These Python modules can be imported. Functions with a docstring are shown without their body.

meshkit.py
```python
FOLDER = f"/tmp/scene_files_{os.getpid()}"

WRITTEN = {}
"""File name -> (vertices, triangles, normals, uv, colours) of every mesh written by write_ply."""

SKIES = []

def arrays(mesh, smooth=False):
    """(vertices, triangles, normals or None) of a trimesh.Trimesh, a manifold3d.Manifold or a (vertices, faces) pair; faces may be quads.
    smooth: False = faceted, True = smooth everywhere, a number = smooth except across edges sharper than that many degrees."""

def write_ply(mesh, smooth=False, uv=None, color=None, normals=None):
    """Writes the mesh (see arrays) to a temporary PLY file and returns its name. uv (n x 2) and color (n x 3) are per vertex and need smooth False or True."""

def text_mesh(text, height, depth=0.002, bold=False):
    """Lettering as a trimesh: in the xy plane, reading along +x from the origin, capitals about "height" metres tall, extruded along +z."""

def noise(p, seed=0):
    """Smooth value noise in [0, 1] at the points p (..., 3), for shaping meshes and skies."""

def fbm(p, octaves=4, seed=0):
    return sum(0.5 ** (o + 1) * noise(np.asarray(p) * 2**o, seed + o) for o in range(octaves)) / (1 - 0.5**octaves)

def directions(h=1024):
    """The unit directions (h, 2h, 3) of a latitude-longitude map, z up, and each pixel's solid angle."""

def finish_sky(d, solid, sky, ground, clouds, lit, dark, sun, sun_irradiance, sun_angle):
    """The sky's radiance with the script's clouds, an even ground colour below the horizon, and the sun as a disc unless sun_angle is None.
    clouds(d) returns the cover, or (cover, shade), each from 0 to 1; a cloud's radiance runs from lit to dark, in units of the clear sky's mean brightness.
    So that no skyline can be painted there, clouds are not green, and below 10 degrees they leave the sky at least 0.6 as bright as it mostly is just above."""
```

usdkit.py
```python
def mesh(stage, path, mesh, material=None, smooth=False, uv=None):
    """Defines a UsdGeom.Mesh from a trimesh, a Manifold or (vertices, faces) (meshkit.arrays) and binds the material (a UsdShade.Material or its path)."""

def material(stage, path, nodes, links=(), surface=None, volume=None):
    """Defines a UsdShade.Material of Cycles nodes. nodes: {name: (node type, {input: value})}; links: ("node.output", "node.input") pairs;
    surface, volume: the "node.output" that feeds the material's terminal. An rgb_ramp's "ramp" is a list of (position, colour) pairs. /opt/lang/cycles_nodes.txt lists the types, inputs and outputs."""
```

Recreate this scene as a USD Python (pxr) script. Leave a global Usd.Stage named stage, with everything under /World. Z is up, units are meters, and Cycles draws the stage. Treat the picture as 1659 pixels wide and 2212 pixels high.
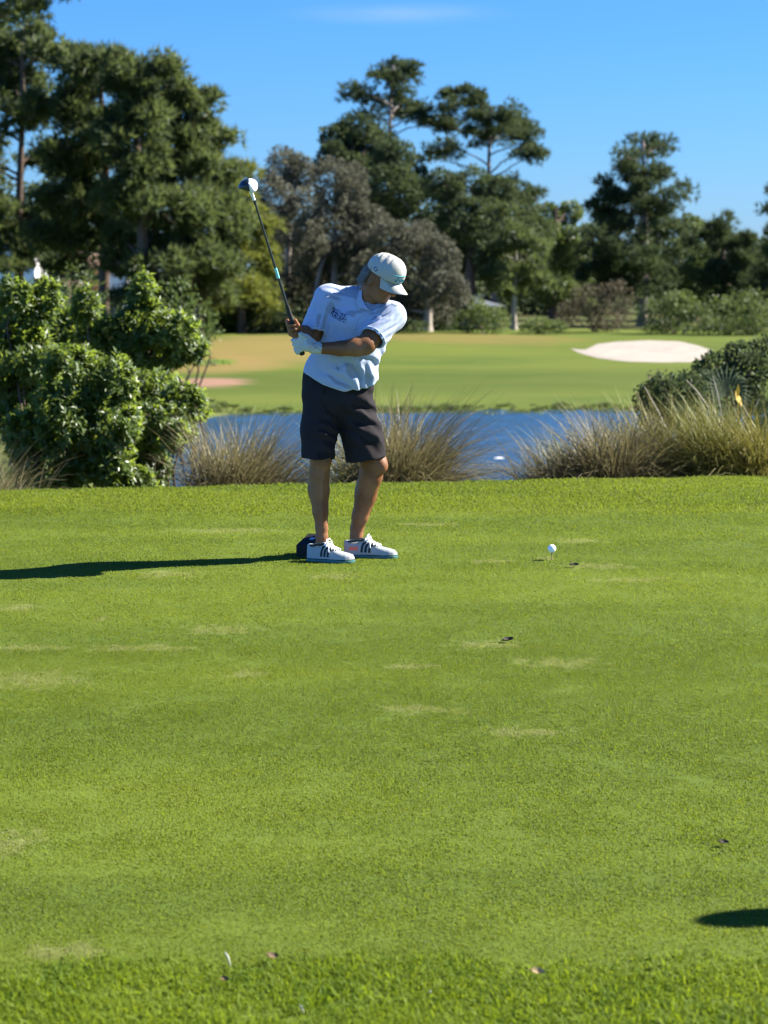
import math, numpy as np, trimesh, usdkit, meshkit
from pxr import Usd, UsdGeom, UsdLux, UsdShade, Gf, Sdf, Vt

stage = Usd.Stage.CreateInMemory()
UsdGeom.SetStageUpAxis(stage, 'Z'); UsdGeom.SetStageMetersPerUnit(stage, 1.0)
UsdGeom.Xform.Define(stage, '/World'); UsdGeom.Scope.Define(stage, '/World/Looks')
T = Sdf.ValueTypeNames

# ---------------------------------------------------------------- camera, sky, sun, exposure
CAM_H, PITCH, F_PX, CX, CY = 1.483, math.radians(6.05), 4920.0, 829.5, 1106.0   # F_PX for a picture 1659 wide
cam = UsdGeom.Camera.Define(stage, '/World/Camera')
cam.CreateHorizontalApertureAttr(36.0); cam.CreateVerticalApertureAttr(48.0)
cam.CreateFocalLengthAttr(36.0 * F_PX / 1659.0)
cam.CreateFStopAttr(6.8); cam.CreateFocusDistanceAttr(9.0)
cam.CreateClippingRangeAttr(Gf.Vec2f(0.1, 20000.0))
cam.CreateExposureAttr(1.90)
UsdGeom.Xformable(cam).AddTranslateOp().Set(Gf.Vec3d(0, 0, CAM_H))
UsdGeom.Xformable(cam).AddRotateXOp().Set(90.0 - math.degrees(PITCH))
SUN_EL, SUN_AZ = math.radians(38.0), math.radians(14.0)          # azimuth from +x towards +y (away from the camera)
SUN = np.array([math.cos(SUN_EL) * math.cos(SUN_AZ), math.cos(SUN_EL) * math.sin(SUN_AZ), math.sin(SUN_EL)])
sun = UsdLux.DistantLight.Define(stage, '/World/Sun')
sun.CreateNormalizeAttr(True); sun.CreateIntensityAttr(1.25); sun.CreateAngleAttr(0.53); sun.CreateColorAttr(Gf.Vec3f(1.0, 0.95, 0.86))
UsdGeom.Xformable(sun).AddTransformOp().Set(Gf.Matrix4d().SetRotate(Gf.Rotation(Gf.Vec3d(0, 0, 1), Gf.Vec3d(*map(float, SUN)))))
sky = UsdLux.DomeLight.Define(stage, '/World/sky')
usdkit.material(stage, '/World/Looks/sky', {
    'sky': ('sky_texture', {'sky_type': 'single_scattering', 'sun_disc': False, 'sun_elevation': SUN_EL, 'sun_rotation': math.atan2(SUN[0], SUN[1]),
                            'altitude': 0.0, 'air_density': 1.1, 'aerosol_density': 0.12, 'ozone_density': 21.0}),
    'dir': ('texture_coordinate', {}), 'xyz': ('separate_xyz', {}), 'az': ('math', {'math_type': 'arctan2'}),
    'uv': ('combine_xyz', {'z': 0.0}), 'st': ('mapping', {'scale': (26.0, 230.0, 1.0), 'location': (3.1, 0.4, 0.0), 'rotation': (0.0, 0.0, -0.10)}), 'n': ('noise_texture', {'scale': 1.0, 'detail': 4.0, 'roughness': 0.55, 'distortion': 0.3}),
    'wisp': ('mapping', {'scale': (17.0, 170.0, 1.0), 'location': (-17.0 * 0.006, -170.0 * 0.1095, 0.0), 'rotation': (0.0, 0.0, 0.0)}), 'len': ('vector_math', {'math_type': 'length'}),
    'near': ('map_range', {'range_type': 'smoothstep', 'from_min': 1.0, 'from_max': 0.0, 'to_min': 0.0, 'to_max': 1.0, 'clamp': True}),
    'mul': ('math', {'math_type': 'multiply'}), 'amt': ('math', {'math_type': 'multiply', 'value2': 0.27}),
    'mix': ('mix', {'mix_type': 'mix', 'color2': (5.2, 5.6, 6.0)}),
    'bg': ('background_shader', {'strength': 0.05})},
    [('dir.generated', 'xyz.vector'), ('xyz.x', 'az.value1'), ('xyz.y', 'az.value2'), ('az.value', 'uv.x'), ('xyz.z', 'uv.y'), ('uv.vector', 'st.vector'), ('st.vector', 'n.vector'),
     ('uv.vector', 'wisp.vector'), ('wisp.vector', 'len.vector1'), ('len.value', 'near.value'), ('near.result', 'mul.value1'), ('n.fac', 'mul.value2'), ('mul.value', 'amt.value1'),
     ('sky.color', 'mix.color1'), ('amt.value', 'mix.fac'), ('mix.color', 'bg.color')], surface='bg.background')
UsdShade.MaterialBindingAPI.Apply(sky.GetPrim()).Bind(UsdShade.Material.Get(stage, '/World/Looks/sky'))
sky.GetPrim().SetCustomDataByKey('kind', 'structure')

# ---------------------------------------------------------------- helpers
rng = np.random.default_rng(7)
FWD = np.array([0, math.cos(PITCH), -math.sin(PITCH)]); UP = np.array([0, math.sin(PITCH), math.cos(PITCH)]); CAM = np.array([0, 0, CAM_H])
def ray(px, py):
    return FWD + np.array([1.0, 0, 0]) * ((px - CX) / F_PX) + UP * ((CY - py) / F_PX)
def at(px, py, dist):
    """The point of the place that lies `dist` metres in front of the tee's viewpoint along a sight line."""
    d = ray(px, py)
    return CAM + d * (dist / d[1])
def unit(v):
    v = np.asarray(v, float); return v / np.linalg.norm(v)
used = {}
def numbered(name, under='/World'):
    k = (under, name); used[k] = used.get(k, -1) + 1
    return name if used[k] == 0 else f'{name}_{used[k]:03d}'
def tag(prim, label=None, cat=None, group=None, kind=None):
    p = prim if isinstance(prim, Usd.Prim) else prim.GetPrim()
    for key, val in (('label', label), ('category', cat), ('group', group), ('kind', kind)):
        if val: p.SetCustomDataByKey(key, val)
    return p
def thing(name, label, cat, loc=(0, 0, 0), group=None):
    x = UsdGeom.Xform.Define(stage, '/World/' + numbered(name))
    x.AddTranslateOp().Set(Gf.Vec3d(*map(float, loc)))
    return tag(x, label, cat, group)
def obj(name, mesh, mat, parent=None, smooth=False, label=None):
    under = str(parent.GetPath()) if parent is not None else '/World'
    m = usdkit.mesh(stage, under + '/' + numbered(name, under), mesh, mat, smooth=smooth)
    p = m.GetPrim()
    if label: p.SetCustomDataByKey('label', label)
    return p
def cat_meshes(parts):
    vs, fs, n = [], [], 0
    for v, f in parts:
        vs.append(np.asarray(v, float)); fs.append(np.asarray(f, int) + n); n += len(v)
    return np.vstack(vs), np.vstack(fs)
def tube(pts, radii, sides=8, cap=True):
    pts = np.asarray(pts, float); n = len(pts); radii = np.broadcast_to(np.asarray(radii, float), (n,))
    tg = np.gradient(pts, axis=0); tg /= np.maximum(np.linalg.norm(tg, axis=1, keepdims=True), 1e-9)
    ref = np.array([0.0, 0, 1]) if abs(tg[0][2]) < 0.9 else np.array([1.0, 0, 0])
    V = []; u = unit(np.cross(tg[0], ref))
    a = np.arange(sides) / sides * 2 * np.pi
    for i in range(n):
        u = unit(u - tg[i] * np.dot(u, tg[i])); w = np.cross(tg[i], u)
        V.append(pts[i] + radii[i] * (np.cos(a)[:, None] * u + np.sin(a)[:, None] * w))
    V = np.vstack(V); F = []
    for i in range(n - 1):
        for k in range(sides):
            p, q = i * sides + k, i * sides + (k + 1) % sides
            F += [(p, q, q + sides), (p, q + sides, p + sides)]
    if cap:
        for base, sgn in ((0, -1), ((n - 1) * sides, 1)):
            for k in range(1, sides - 1):
                F.append((base, base + k, base + k + 1) if sgn > 0 else (base, base + k + 1, base + k))
    return V, np.array(F)
def box(c, s, R=None):
    b = trimesh.creation.box(s); v = np.array(b.vertices)
    if R is not None: v = v @ np.asarray(R).T
    return v + np.asarray(c, float), np.array(b.faces)

class Mat:
    """Builds a node graph; inputs given as 'node.output' strings become links."""
    def __init__(s): s.n, s.l = {}, []
    def __call__(s, kind, **kw):
        name = f'{kind}{len(s.n)}'; vals = {}
        for k, v in kw.items():
            if isinstance(v, str) and '.' in v and v.split('.')[0] in s.n: s.l.append((v, f'{name}.{k}'))
            else: vals[k] = v
        s.n[name] = (kind, vals); return name
    def make(s, name, surface=None, volume=None):
        return usdkit.material(stage, '/World/Looks/' + name, s.n, s.l, surface=surface, volume=volume)
    def mixc(s, fac, a, b, mode='mix'):
        return s('mix', mix_type=mode, fac=fac, color1=a, color2=b) + '.color'
    def math(s, op, a, b=0.0, c=0.0): return s('math', math_type=op, value1=a, value2=b, value3=c) + '.value'
    def rng(s, v, a, b, c=0.0, d=1.0): return s('map_range', range_type='smoothstep', value=v, from_min=a, from_max=b, to_min=c, to_max=d, clamp=True) + '.result'
    def noise(s, vec, scale, detail=3.0, rough=0.55, dist=0.0): return s('noise_texture', vector=vec, scale=scale, detail=detail, roughness=rough, distortion=dist)
    def mapped(s, vec, scale=(1, 1, 1), loc=(0, 0, 0), rot=(0, 0, 0)): return s('mapping', vector=vec, scale=scale, location=loc, rotation=rot) + '.vector'

def simple_mat(name, color, rough=0.6, var=0.12, scale=6.0, spec=0.4, bump=0.0, bump_scale=60.0, space='object', **kw):
    """Principled surface whose colour wanders by `var` with a noise fixed to the thing."""
    m = Mat(); tc = m('texture_coordinate'); vec = f'{tc}.{space}'
    n = m.noise(vec, scale, 4.0)
    lo, hi = [c * (1 - var) for c in color], [min(1, c * (1 + var)) for c in color]
    col = m.mixc(n + '.fac', lo, hi)
    args = dict(base_color=col, roughness=rough, specular_ior_level=spec, **kw)
    if bump:
        b = m.noise(vec, bump_scale, 3.0)
        args['normal'] = m('bump', height=b + '.fac', strength=bump, distance=0.01) + '.normal'
    p = m('principled_bsdf', **args)
    return m.make(name, surface=p + '.BSDF')
def leaf_mat(name, dark, light, rough=0.5, trans=0.3, spec=0.3, big=0.35, hue_var=None):
    """Foliage: each leaf has its own tone, clumps drift, and light comes through."""
    m = Mat(); g = m('geometry'); 
    n = m.noise(g + '.position', big, 3.0)
    f = m.math('add', m.math('multiply', g + '.random_per_island', 0.6), m.math('multiply', m.rng(n + '.fac', 0.3, 0.7), 0.4))
    col = m.mixc(f, dark, light)
    if hue_var is not None:
        col = m.mixc(m.rng(g + '.random_per_island', 0.93, 0.96), col, hue_var)
    p = m('principled_bsdf', base_color=col, roughness=rough, specular_ior_level=spec)
    t = m('translucent_bsdf', color=m.mixc(0.5, col, [min(1, c * 1.6) for c in light]))
    s = m('mix_closure', fac=trans, closure1=p + '.BSDF', closure2=t + '.BSDF')
    return m.make(name, surface=s + '.closure')
# ---------------------------------------------------------------- terrain
SLOPE, GY = 0.02, 11.7                                     # the tee rises gently away from the viewpoint
def tee_z(y): return SLOPE * (y - GY)
def edge_y(x): return 15.02 + 0.17 * x
PROF_D = np.array([0, 1.2, 4.5, 9.0, 13.0, 20, 50, 56.0, 57.3, 64, 74, 85, 91, 98.5, 106, 120, 160, 260, 3000])   # metres beyond the tee's back edge
PROF_Z = np.array([0.0, -0.16, -0.95, -2.1, -3.1, -4.0, -4.0, -3.3, -2.93, -2.86, -2.80, -2.72, -2.55, -1.93, -1.84, -1.88, -1.95, -2.0, -2.0])
def ground_z(x, y):
    x, y = np.asarray(x, float), np.asarray(y, float)
    d = y - edge_y(np.clip(x, -6, 6))
    far = np.interp(np.maximum(d, 0), PROF_D, PROF_Z) + tee_z(edge_y(np.clip(x, -6, 6)))
    land = np.clip((-4.5 - x) / 1.6, 0, 1) * np.clip((d - 11) / 4, 0, 1) * np.clip((61 - d) / 4, 0, 1)          # the pond ends on the left at a bank
    far = far + land * np.maximum(-2.35 - far, 0)
    bump = (meshkit.fbm(np.stack([x * 0.05, y * 0.05, 0 * x], -1), 3) - 0.5) * np.clip((d - 55) / 40, 0, 1) * 0.35
    return np.where(d < 0, tee_z(y), far + bump)
def hit(px, py, t0=15.0, t1=400.0):
    """Where a sight line meets the terrain."""
    d = ray(px, py); t = np.concatenate([np.linspace(t0, 40, 400), np.linspace(40, t1, 3000)])
    P = CAM + d[None] * (t / d[1])[:, None]
    k = np.nonzero(P[:, 2] < ground_z(P[:, 0], P[:, 1]))[0]
    return P[k[0]] if len(k) else P[-1]
def tee_at(px, py):
    d = ray(px, py); t = (tee_z(0) - CAM_H) / (d[2] - SLOPE * d[1])
    return CAM + d * t

xs = np.concatenate([-np.geomspace(2500, 31, 14), np.linspace(-30, -7, 24), np.linspace(-6.5, 6.5, 60), np.linspace(7, 30, 24), np.geomspace(31, 2500, 14)])
ys = np.concatenate([[-400, -60, -20, -5, 0], np.linspace(2, 14, 25), np.linspace(14.2, 16.6, 25), np.linspace(16.9, 30, 28), np.linspace(31, 68, 20), np.linspace(69, 130, 90), np.linspace(133, 200, 16), np.geomspace(230, 6000, 10)])
X, Y = np.meshgrid(xs, ys, indexing='ij')
V = np.stack([X, Y, ground_z(X, Y)], -1).reshape(-1, 3)
ii, jj = np.meshgrid(np.arange(len(xs) - 1), np.arange(len(ys) - 1), indexing='ij')
a = (ii * len(ys) + jj).ravel()
Fq = np.stack([a, a + len(ys), a + len(ys) + 1, a + 1], 1)

# dry, thin spots in the turf: (px, py, half width, half height) as seen, turned into places on the tee
SPOTS = [(360, 1241, 75, 8), (40, 1312, 55, 9), (480, 1361, 85, 10), (220, 1337, 16, 5), (70, 1468, 120, 20), (535, 1455, 50, 8), (1060, 1393, 85, 9),
         (1210, 1432, 90, 11), (905, 1533, 95, 9), (1130, 1582, 90, 12), (880, 1441, 60, 6), (1360, 1252, 80, 6), (1290, 1223, 80, 7), (1060, 1213, 40, 5),
         (500, 1147, 125, 5), (930, 1133, 70, 4), (60, 1400, 90, 7), (300, 1400, 120, 7), (1180, 1207, 26, 4), (1250, 1168, 60, 5), (720, 1246, 60, 6), (20, 1820, 60, 30), (140, 2060, 80, 25), (640, 2120, 90, 18)]
SPOTW = []
for px, py, w, h in SPOTS:
    c, l, b = tee_at(px, py), tee_at(px + w, py), tee_at(px, py - h)
    SPOTW.append((c[0], c[1], abs(l[0] - c[0]), abs(b[1] - c[1])))
def turf_colour(m, pos, rand=None):
    """Colour of the mown turf at a place: greens that drift, dry spots, single straw blades."""
    n1 = m.noise(m.mapped(pos, (0.22, 0.80, 0), (1.3, 0.2, 0)), 1.0, 3.0, 0.55); n2 = m.noise(m.mapped(pos, (5, 3, 0)), 1.0, 3.0, 0.6)
    col = m.mixc(m.rng(n1 + '.fac', 0.38, 0.62), (0.190, 0.275, 0.036), (0.330, 0.415, 0.048))
    col = m.mixc(m.math('multiply', m.rng(n2 + '.fac', 0.42, 0.72), 0.13), col, (0.33, 0.37, 0.075))
    n3 = m.noise(m.mapped(pos, (2.2, 1.1, 0), (3, 7, 0)), 1.0, 2.0)
    col = m.mixc(m.math('multiply', m.rng(n3 + '.fac', 0.50, 0.72), 0.16), col, (0.150, 0.225, 0.035))
    wob = m.noise(m.mapped(pos, (16, 9, 0)), 1.0, 3.0, 0.7)
    w = m.math('multiply', m.math('subtract', wob + '.fac', 0.5), 4.2)
    near = None
    for cx, cy, rx, ry in SPOTW:
        v = m('vector_math', math_type='length', vector1=m.mapped(pos, (1 / rx, 1 / ry, 0), (-cx / rx, -cy / ry, 0)))
        near = v + '.value' if near is None else m.math('minimum', near, v + '.value')
    dry = m.rng(m.math('add', near, w), 1.25, 0.25)
    col = m.mixc(m.math('multiply', dry, 0.62), col, (0.60, 0.58, 0.24))
    if rand:
        col = m.mixc(m.rng(rand, 0.84, 0.93), col, (0.66, 0.62, 0.27))
        k = m.math('multiply_add', m.math('fraction', m.math('multiply', rand, 7.31)), 1.25, 0.42)
        col = m('vector_math', math_type='scale', vector1=col, scale=k) + '.vector'
    return col

m = Mat(); g = m('geometry'); pos = g + '.position'
sep = m('separate_xyz', vector=pos)
tee = m.mixc(0.84, turf_colour(m, pos), (0.045, 0.066, 0.011))
nf = m.noise(m.mapped(pos, (0.05, 0.16, 0)), 1.0, 4.0, 0.6, 0.4); nf2 = m.noise(m.mapped(pos, (0.35, 0.8, 0)), 1.0, 4.0, 0.65)
fair = m.mixc(m.rng(nf + '.fac', 0.36, 0.64), (0.062, 0.092, 0.016), (0.092, 0.116, 0.020))
fair = m.mixc(m.math('multiply', m.rng(nf2 + '.fac', 0.40, 0.70), 0.45), fair, (0.110, 0.120, 0.028))
fair = m.mixc(m.math('multiply', m.rng(sep + '.y', 101, 90), m.math('multiply', m.rng(sep + '.y', 74, 84), 0.45)), fair, (0.045, 0.066, 0.013))   # a longer cut in a band across the slope
def blotch(px, py, rx, ry, col0, colour, amount):
    c = hit(px, py, 60)
    v = m('vector_math', math_type='length', vector1=m.mapped(pos, (1 / rx, 1 / ry, 0), (-c[0] / rx, -c[1] / ry, 0)))
    return m.mixc(m.math('multiply', m.rng(m.math('add', v + '.value', m.math('multiply', m.math('subtract', nf2 + '.fac', 0.5), 1.6)), 1.25, 0.55), amount), col0, colour)
fair = blotch(560, 760, 4.2, 9.0, fair, (0.19, 0.135, 0.05), 0.7)
fair = blotch(470, 790, 2.6, 7.0, fair, (0.19, 0.13, 0.05), 0.65)
fair = blotch(450, 826, 1.7, 3.2, fair, (0.23, 0.135, 0.095), 0.95)
fair = blotch(465, 782, 1.0, 2.0, fair, (0.08, 0.14, 0.02), 0.9)
fair = blotch(1010, 728, 6.0, 3.5, fair, (0.17, 0.115, 0.045), 0.5)
bank = m.mixc(m.rng(m.noise(pos, 0.9, 4.0) + '.fac', 0.35, 0.65), (0.04, 0.055, 0.016), (0.080, 0.090, 0.026))
wild = m.mixc(m.rng(m.noise(pos, 0.35, 4.0) + '.fac', 0.35, 0.65), (0.045, 0.058, 0.018), (0.085, 0.085, 0.032))   # litter under the far trees
col = m.mixc(m.rng(sep + '.y', 14.9, 16.2), tee, bank)
col = m.mixc(m.rng(sep + '.y', 70.8, 72.2), col, fair)
col = m.mixc(m.rng(sep + '.y', 126, 133), col, wild)
bmp = m('bump', height=m.noise(pos, 9.0, 5.0, 0.7) + '.fac', strength=m.math('multiply', m.rng(sep + '.y', 15, 16.5), 0.5), distance=0.05)
p = m('principled_bsdf', base_color=col, roughness=0.9, specular_ior_level=0.06, normal=bmp + '.normal')
M_ground = m.make('ground', surface=p + '.BSDF')
tag(obj('ground', (V, Fq), M_ground, smooth=True), 'tee lawn falling to the pond and the fairway rising beyond it', kind='structure')

# pond: real wavelets where it can be seen
m = Mat(); g = m('geometry')
w2 = m.noise(m.mapped(g + '.position', (6, 10, 1)), 1.0, 3.0)
b = m('bump', height=w2 + '.fac', strength=0.5, distance=0.04)
p = m('principled_bsdf', base_color=(0.022, 0.055, 0.095), roughness=0.2, ior=1.33, specular_ior_level=0.5, normal=b + '.normal')
M_water = m.make('water', surface=p + '.BSDF')
wxs = np.concatenate([[-120, -60, -30, -15], np.arange(-10, 10.01, 0.10), [15, 30, 60, 120]]); wys = np.concatenate([[22, 30, 38], np.arange(42, 72.5, 0.16), [73.5]])
wx, wy = np.meshgrid(wxs, wys, indexing='ij')
rp = lambda sx, sy, sd: meshkit.fbm(np.stack([wx * sx, wy * sy, 0 * wx + sd], -1), 3, sd) - 0.5
wz = -2.96 + 0.10 * rp(1.1, 2.0, 1) + 0.05 * rp(3.0, 4.0, 2)
ii, jj = np.meshgrid(np.arange(len(wxs) - 1), np.arange(len(wys) - 1), indexing='ij'); a = (ii * len(wys) + jj).ravel()
tag(obj('pond_water', (np.stack([wx, wy, wz], -1).reshape(-1, 3), np.stack([a, a + len(wys), a + len(wys) + 1, a + 1], 1)), M_water, smooth=True), 'rippled blue pond between the tee and the fairway', kind='structure')

# sand bunker in the slope, with a rolled grass lip along its upper edge
outline = [(1229, 752), (1262, 757), (1290, 743), (1330, 738.5), (1400, 735.5), (1470, 738), (1505, 746), (1540, 757), (1530, 776), (1490, 783), (1420, 783.5), (1350, 781.5), (1290, 774), (1250, 763)]
import shapely.geometry as sg
pts = []
for i in range(len(outline)):
    (x0, y0), (x1, y1) = outline[i], outline[(i + 1) % len(outline)]
    for t in np.linspace(0, 1, 8, endpoint=False): pts.append(hit(x0 + (x1 - x0) * t, y0 + (y1 - y0) * t, 60)[:2])
poly = sg.Polygon(pts).buffer(0.25).buffer(-0.25).simplify(0.03)
bx0, by0, bx1, by1 = poly.bounds
gx_, gy_ = np.meshgrid(np.linspace(bx0, bx1, 260), np.linspace(by0, by1, 150), indexing='ij')
import shapely
inside = shapely.contains_xy(poly, gx_, gy_)
dist = shapely.distance(poly.exterior, shapely.points(gx_, gy_))
gz = ground_z(gx_, gy_) + 0.006 + np.clip(dist / 0.6, 0, 1) * 0.06 * meshkit.fbm(np.stack([gx_ * 1.2, gy_ * 1.2, 0 * gx_], -1), 3)
idx = np.full(gx_.shape, -1); idx[inside] = np.arange(inside.sum())
q = np.stack([idx[:-1, :-1], idx[1:, :-1], idx[1:, 1:], idx[:-1, 1:]], -1).reshape(-1, 4); q = q[(q >= 0).all(1)]
M_sand = simple_mat('bunker_sand', (0.285, 0.252, 0.212), 0.95, 0.22, 0.5, 0.1, 0.8, 5.0)
tag(obj('sand_bunker', (np.stack([gx_, gy_, gz], -1)[inside], q), M_sand, smooth=True), 'pale sand bunker cut into the fairway slope beyond the pond', 'bunker', kind='structure')
# ---------------------------------------------------------------- turf: real blades, scattered as patches
def blade_patch(r, n, L, W, lean, seed, curl=0.35):
    g = np.random.default_rng(seed)
    rad, th = r * np.sqrt(g.random(n)), g.random(n) * 2 * np.pi
    base = np.stack([rad * np.cos(th), rad * np.sin(th), np.full(n, -0.003)], -1)
    yaw = g.random(n) * 2 * np.pi; d = np.stack([np.cos(yaw), np.sin(yaw), 0 * yaw], -1)
    l = L * g.uniform(0.55, 1.25, n); ln = np.abs(g.normal(lean, 0.36, n)); w = W * g.uniform(0.7, 1.3, n)
    side = np.stack([-np.sin(yaw + g.normal(0, 0.7, n)), np.cos(yaw + g.normal(0, 0.7, n)), 0 * yaw], -1)
    up = np.array([0, 0, 1.0])
    mid = base + (l * 0.55)[:, None] * (np.cos(ln)[:, None] * up + np.sin(ln)[:, None] * d)
    ln2 = ln + curl * g.random(n)
    tip = mid + (l * 0.45)[:, None] * (np.cos(ln2)[:, None] * up + np.sin(ln2)[:, None] * d)
    h = (w / 2)[:, None] * side
    V = np.stack([base - h, base + h, mid - h * 0.8, mid + h * 0.8, tip], 1).reshape(-1, 3)
    o = np.arange(n)[:, None] * 5
    F = np.concatenate([o + np.array([[0, 1, 3]]), o + np.array([[0, 3, 2]]), o + np.array([[2, 3, 4]])], 1).reshape(-1, 3)
    return V, F
def scatter(name, protos, mat, P, yaw, scale, kind='stuff', label=None, which=None):
    """Many copies of a few patches, as ONE thing nobody could count."""
    pi = UsdGeom.PointInstancer.Define(stage, '/World/' + numbered(name))
    base = str(pi.GetPath()) + '/patches'
    UsdGeom.Scope.Define(stage, base)
    targets = []
    for k, pr in enumerate(protos):
        m_ = usdkit.mesh(stage, f'{base}/patch_{k:03d}', pr, mat); targets.append(m_.GetPath())
    pi.CreatePrototypesRel().SetTargets(targets)
    ct, st_ = math.cos(math.atan(SLOPE) / 2), math.sin(math.atan(SLOPE) / 2)        # the patches lie in the tee's slope
    n = len(P); w = which if which is not None else rng.integers(0, len(protos), n)
    pi.CreateProtoIndicesAttr(Vt.IntArray.FromNumpy(np.asarray(w, np.int32)))
    pi.CreatePositionsAttr(Vt.Vec3fArray.FromNumpy(np.asarray(P, np.float32)))
    pi.CreateOrientationsAttr(Vt.QuathArray([Gf.Quath(*(float(q) for q in (ct * math.cos(a / 2), st_ * math.cos(a / 2), -st_ * math.sin(a / 2), ct * math.sin(a / 2)))) for a in yaw]))
    s = np.repeat(np.asarray(scale, np.float32)[:, None], 3, 1)
    pi.CreateScalesAttr(Vt.Vec3fArray.FromNumpy(s))
    return tag(pi, label, None, None, kind)
def grass_mat(name, long=False):
    m = Mat(); g = m('geometry')
    if long:
        n1 = m.noise(m.mapped(g + '.position', (3, 2, 0)), 1.0, 3.0)
        r = g + '.random_per_island'
        col = m.mixc(m.rng(n1 + '.fac', 0.35, 0.65), (0.200, 0.330, 0.022), (0.330, 0.450, 0.035))
        col = m.mixc(m.rng(r, 0.93, 0.98), col, (0.50, 0.46, 0.18))
        col = m('vector_math', math_type='scale', vector1=col, scale=m.math('multiply_add', m.math('fraction', m.math('multiply', r, 9.7)), 1.0, 0.45)) + '.vector'
    else:
        col = turf_colour(m, g + '.position', g + '.random_per_island')
    p = m('principled_bsdf', base_color=col, roughness=0.6, specular_ior_level=0.15)
    t = m('translucent_bsdf', color=m.mixc(0.4, col, (0.42, 0.52, 0.02)))
    s = m('mix_closure', fac=0.45, closure1=p + '.BSDF', closure2=t + '.BSDF')
    return m.make(name, surface=s + '.closure')
M_turf = grass_mat('turf_blades'); M_long = grass_mat('long_blades', True)
def half_w(y): return 829.5 / F_PX * y * 1.10 + 0.55
def jitter_grid(y0, y1, step):
    out = []
    for y in np.arange(y0, y1, step):
        w = half_w(y); x = np.arange(-w, w, step)
        out.append(np.stack([x + rng.uniform(-.5, .5, len(x)) * step, y + rng.uniform(-.5, .5, len(x)) * step], -1))
    return np.vstack(out)
def fringe(x): return 5.13 + 0.06 * (meshkit.noise(np.stack([x * 3.1, 0 * x, 0 * x], -1), 5) - 0.5) + 0.02 * x
XY = jitter_grid(4.95, 9.2, 0.13); XY = XY[XY[:, 1] > fringe(XY[:, 0])]
XY2 = jitter_grid(9.2, 15.5, 0.19); cut = 13.62 + 0.03 * XY2[:, 0]
def put(xy, dz=0.0): return np.column_stack([xy, ground_z(xy[:, 0], xy[:, 1]) + dz])
near_p = [blade_patch(0.15, 1900, 0.0125, 0.0027, 1.12, 100 + k) for k in range(8)]
far_p = [blade_patch(0.22, 2400, 0.0120, 0.0035, 1.13, 200 + k) for k in range(6)]
rough_p = [blade_patch(0.22, 2000, 0.020, 0.0042, 1.15, 300 + k) for k in range(6)]
A = XY2[XY2[:, 1] <= cut]; B = XY2[(XY2[:, 1] > cut) & (XY2[:, 1] < edge_y(XY2[:, 0]) + 0.35)]
scatter('mown_grass', near_p + far_p, M_turf, put(np.vstack([XY, A])), rng.random(len(XY) + len(A)) * 6.283, rng.uniform(0.85, 1.15, len(XY) + len(A)), label='closely mown tee turf around the golfer',
        which=np.concatenate([rng.integers(0, 8, len(XY)), 8 + rng.integers(0, 6, len(A))]))
scatter('rough_grass', rough_p, M_turf, put(B), rng.random(len(B)) * 6.283, rng.uniform(0.8, 1.2, len(B)), label='slightly longer strip of grass along the back edge of the tee')
XY3 = jitter_grid(4.35, 5.3, 0.085); XY3 = XY3[XY3[:, 1] < fringe(XY3[:, 0]) + 0.03]
long_p = [blade_patch(0.095, 480, 0.027, 0.0036, 1.0, 400 + k, 0.8) for k in range(8)]
tall_p = [blade_patch(0.03, 9, 0.070, 0.0046, 0.6, 500 + k, 0.6) for k in range(5)]
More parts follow.
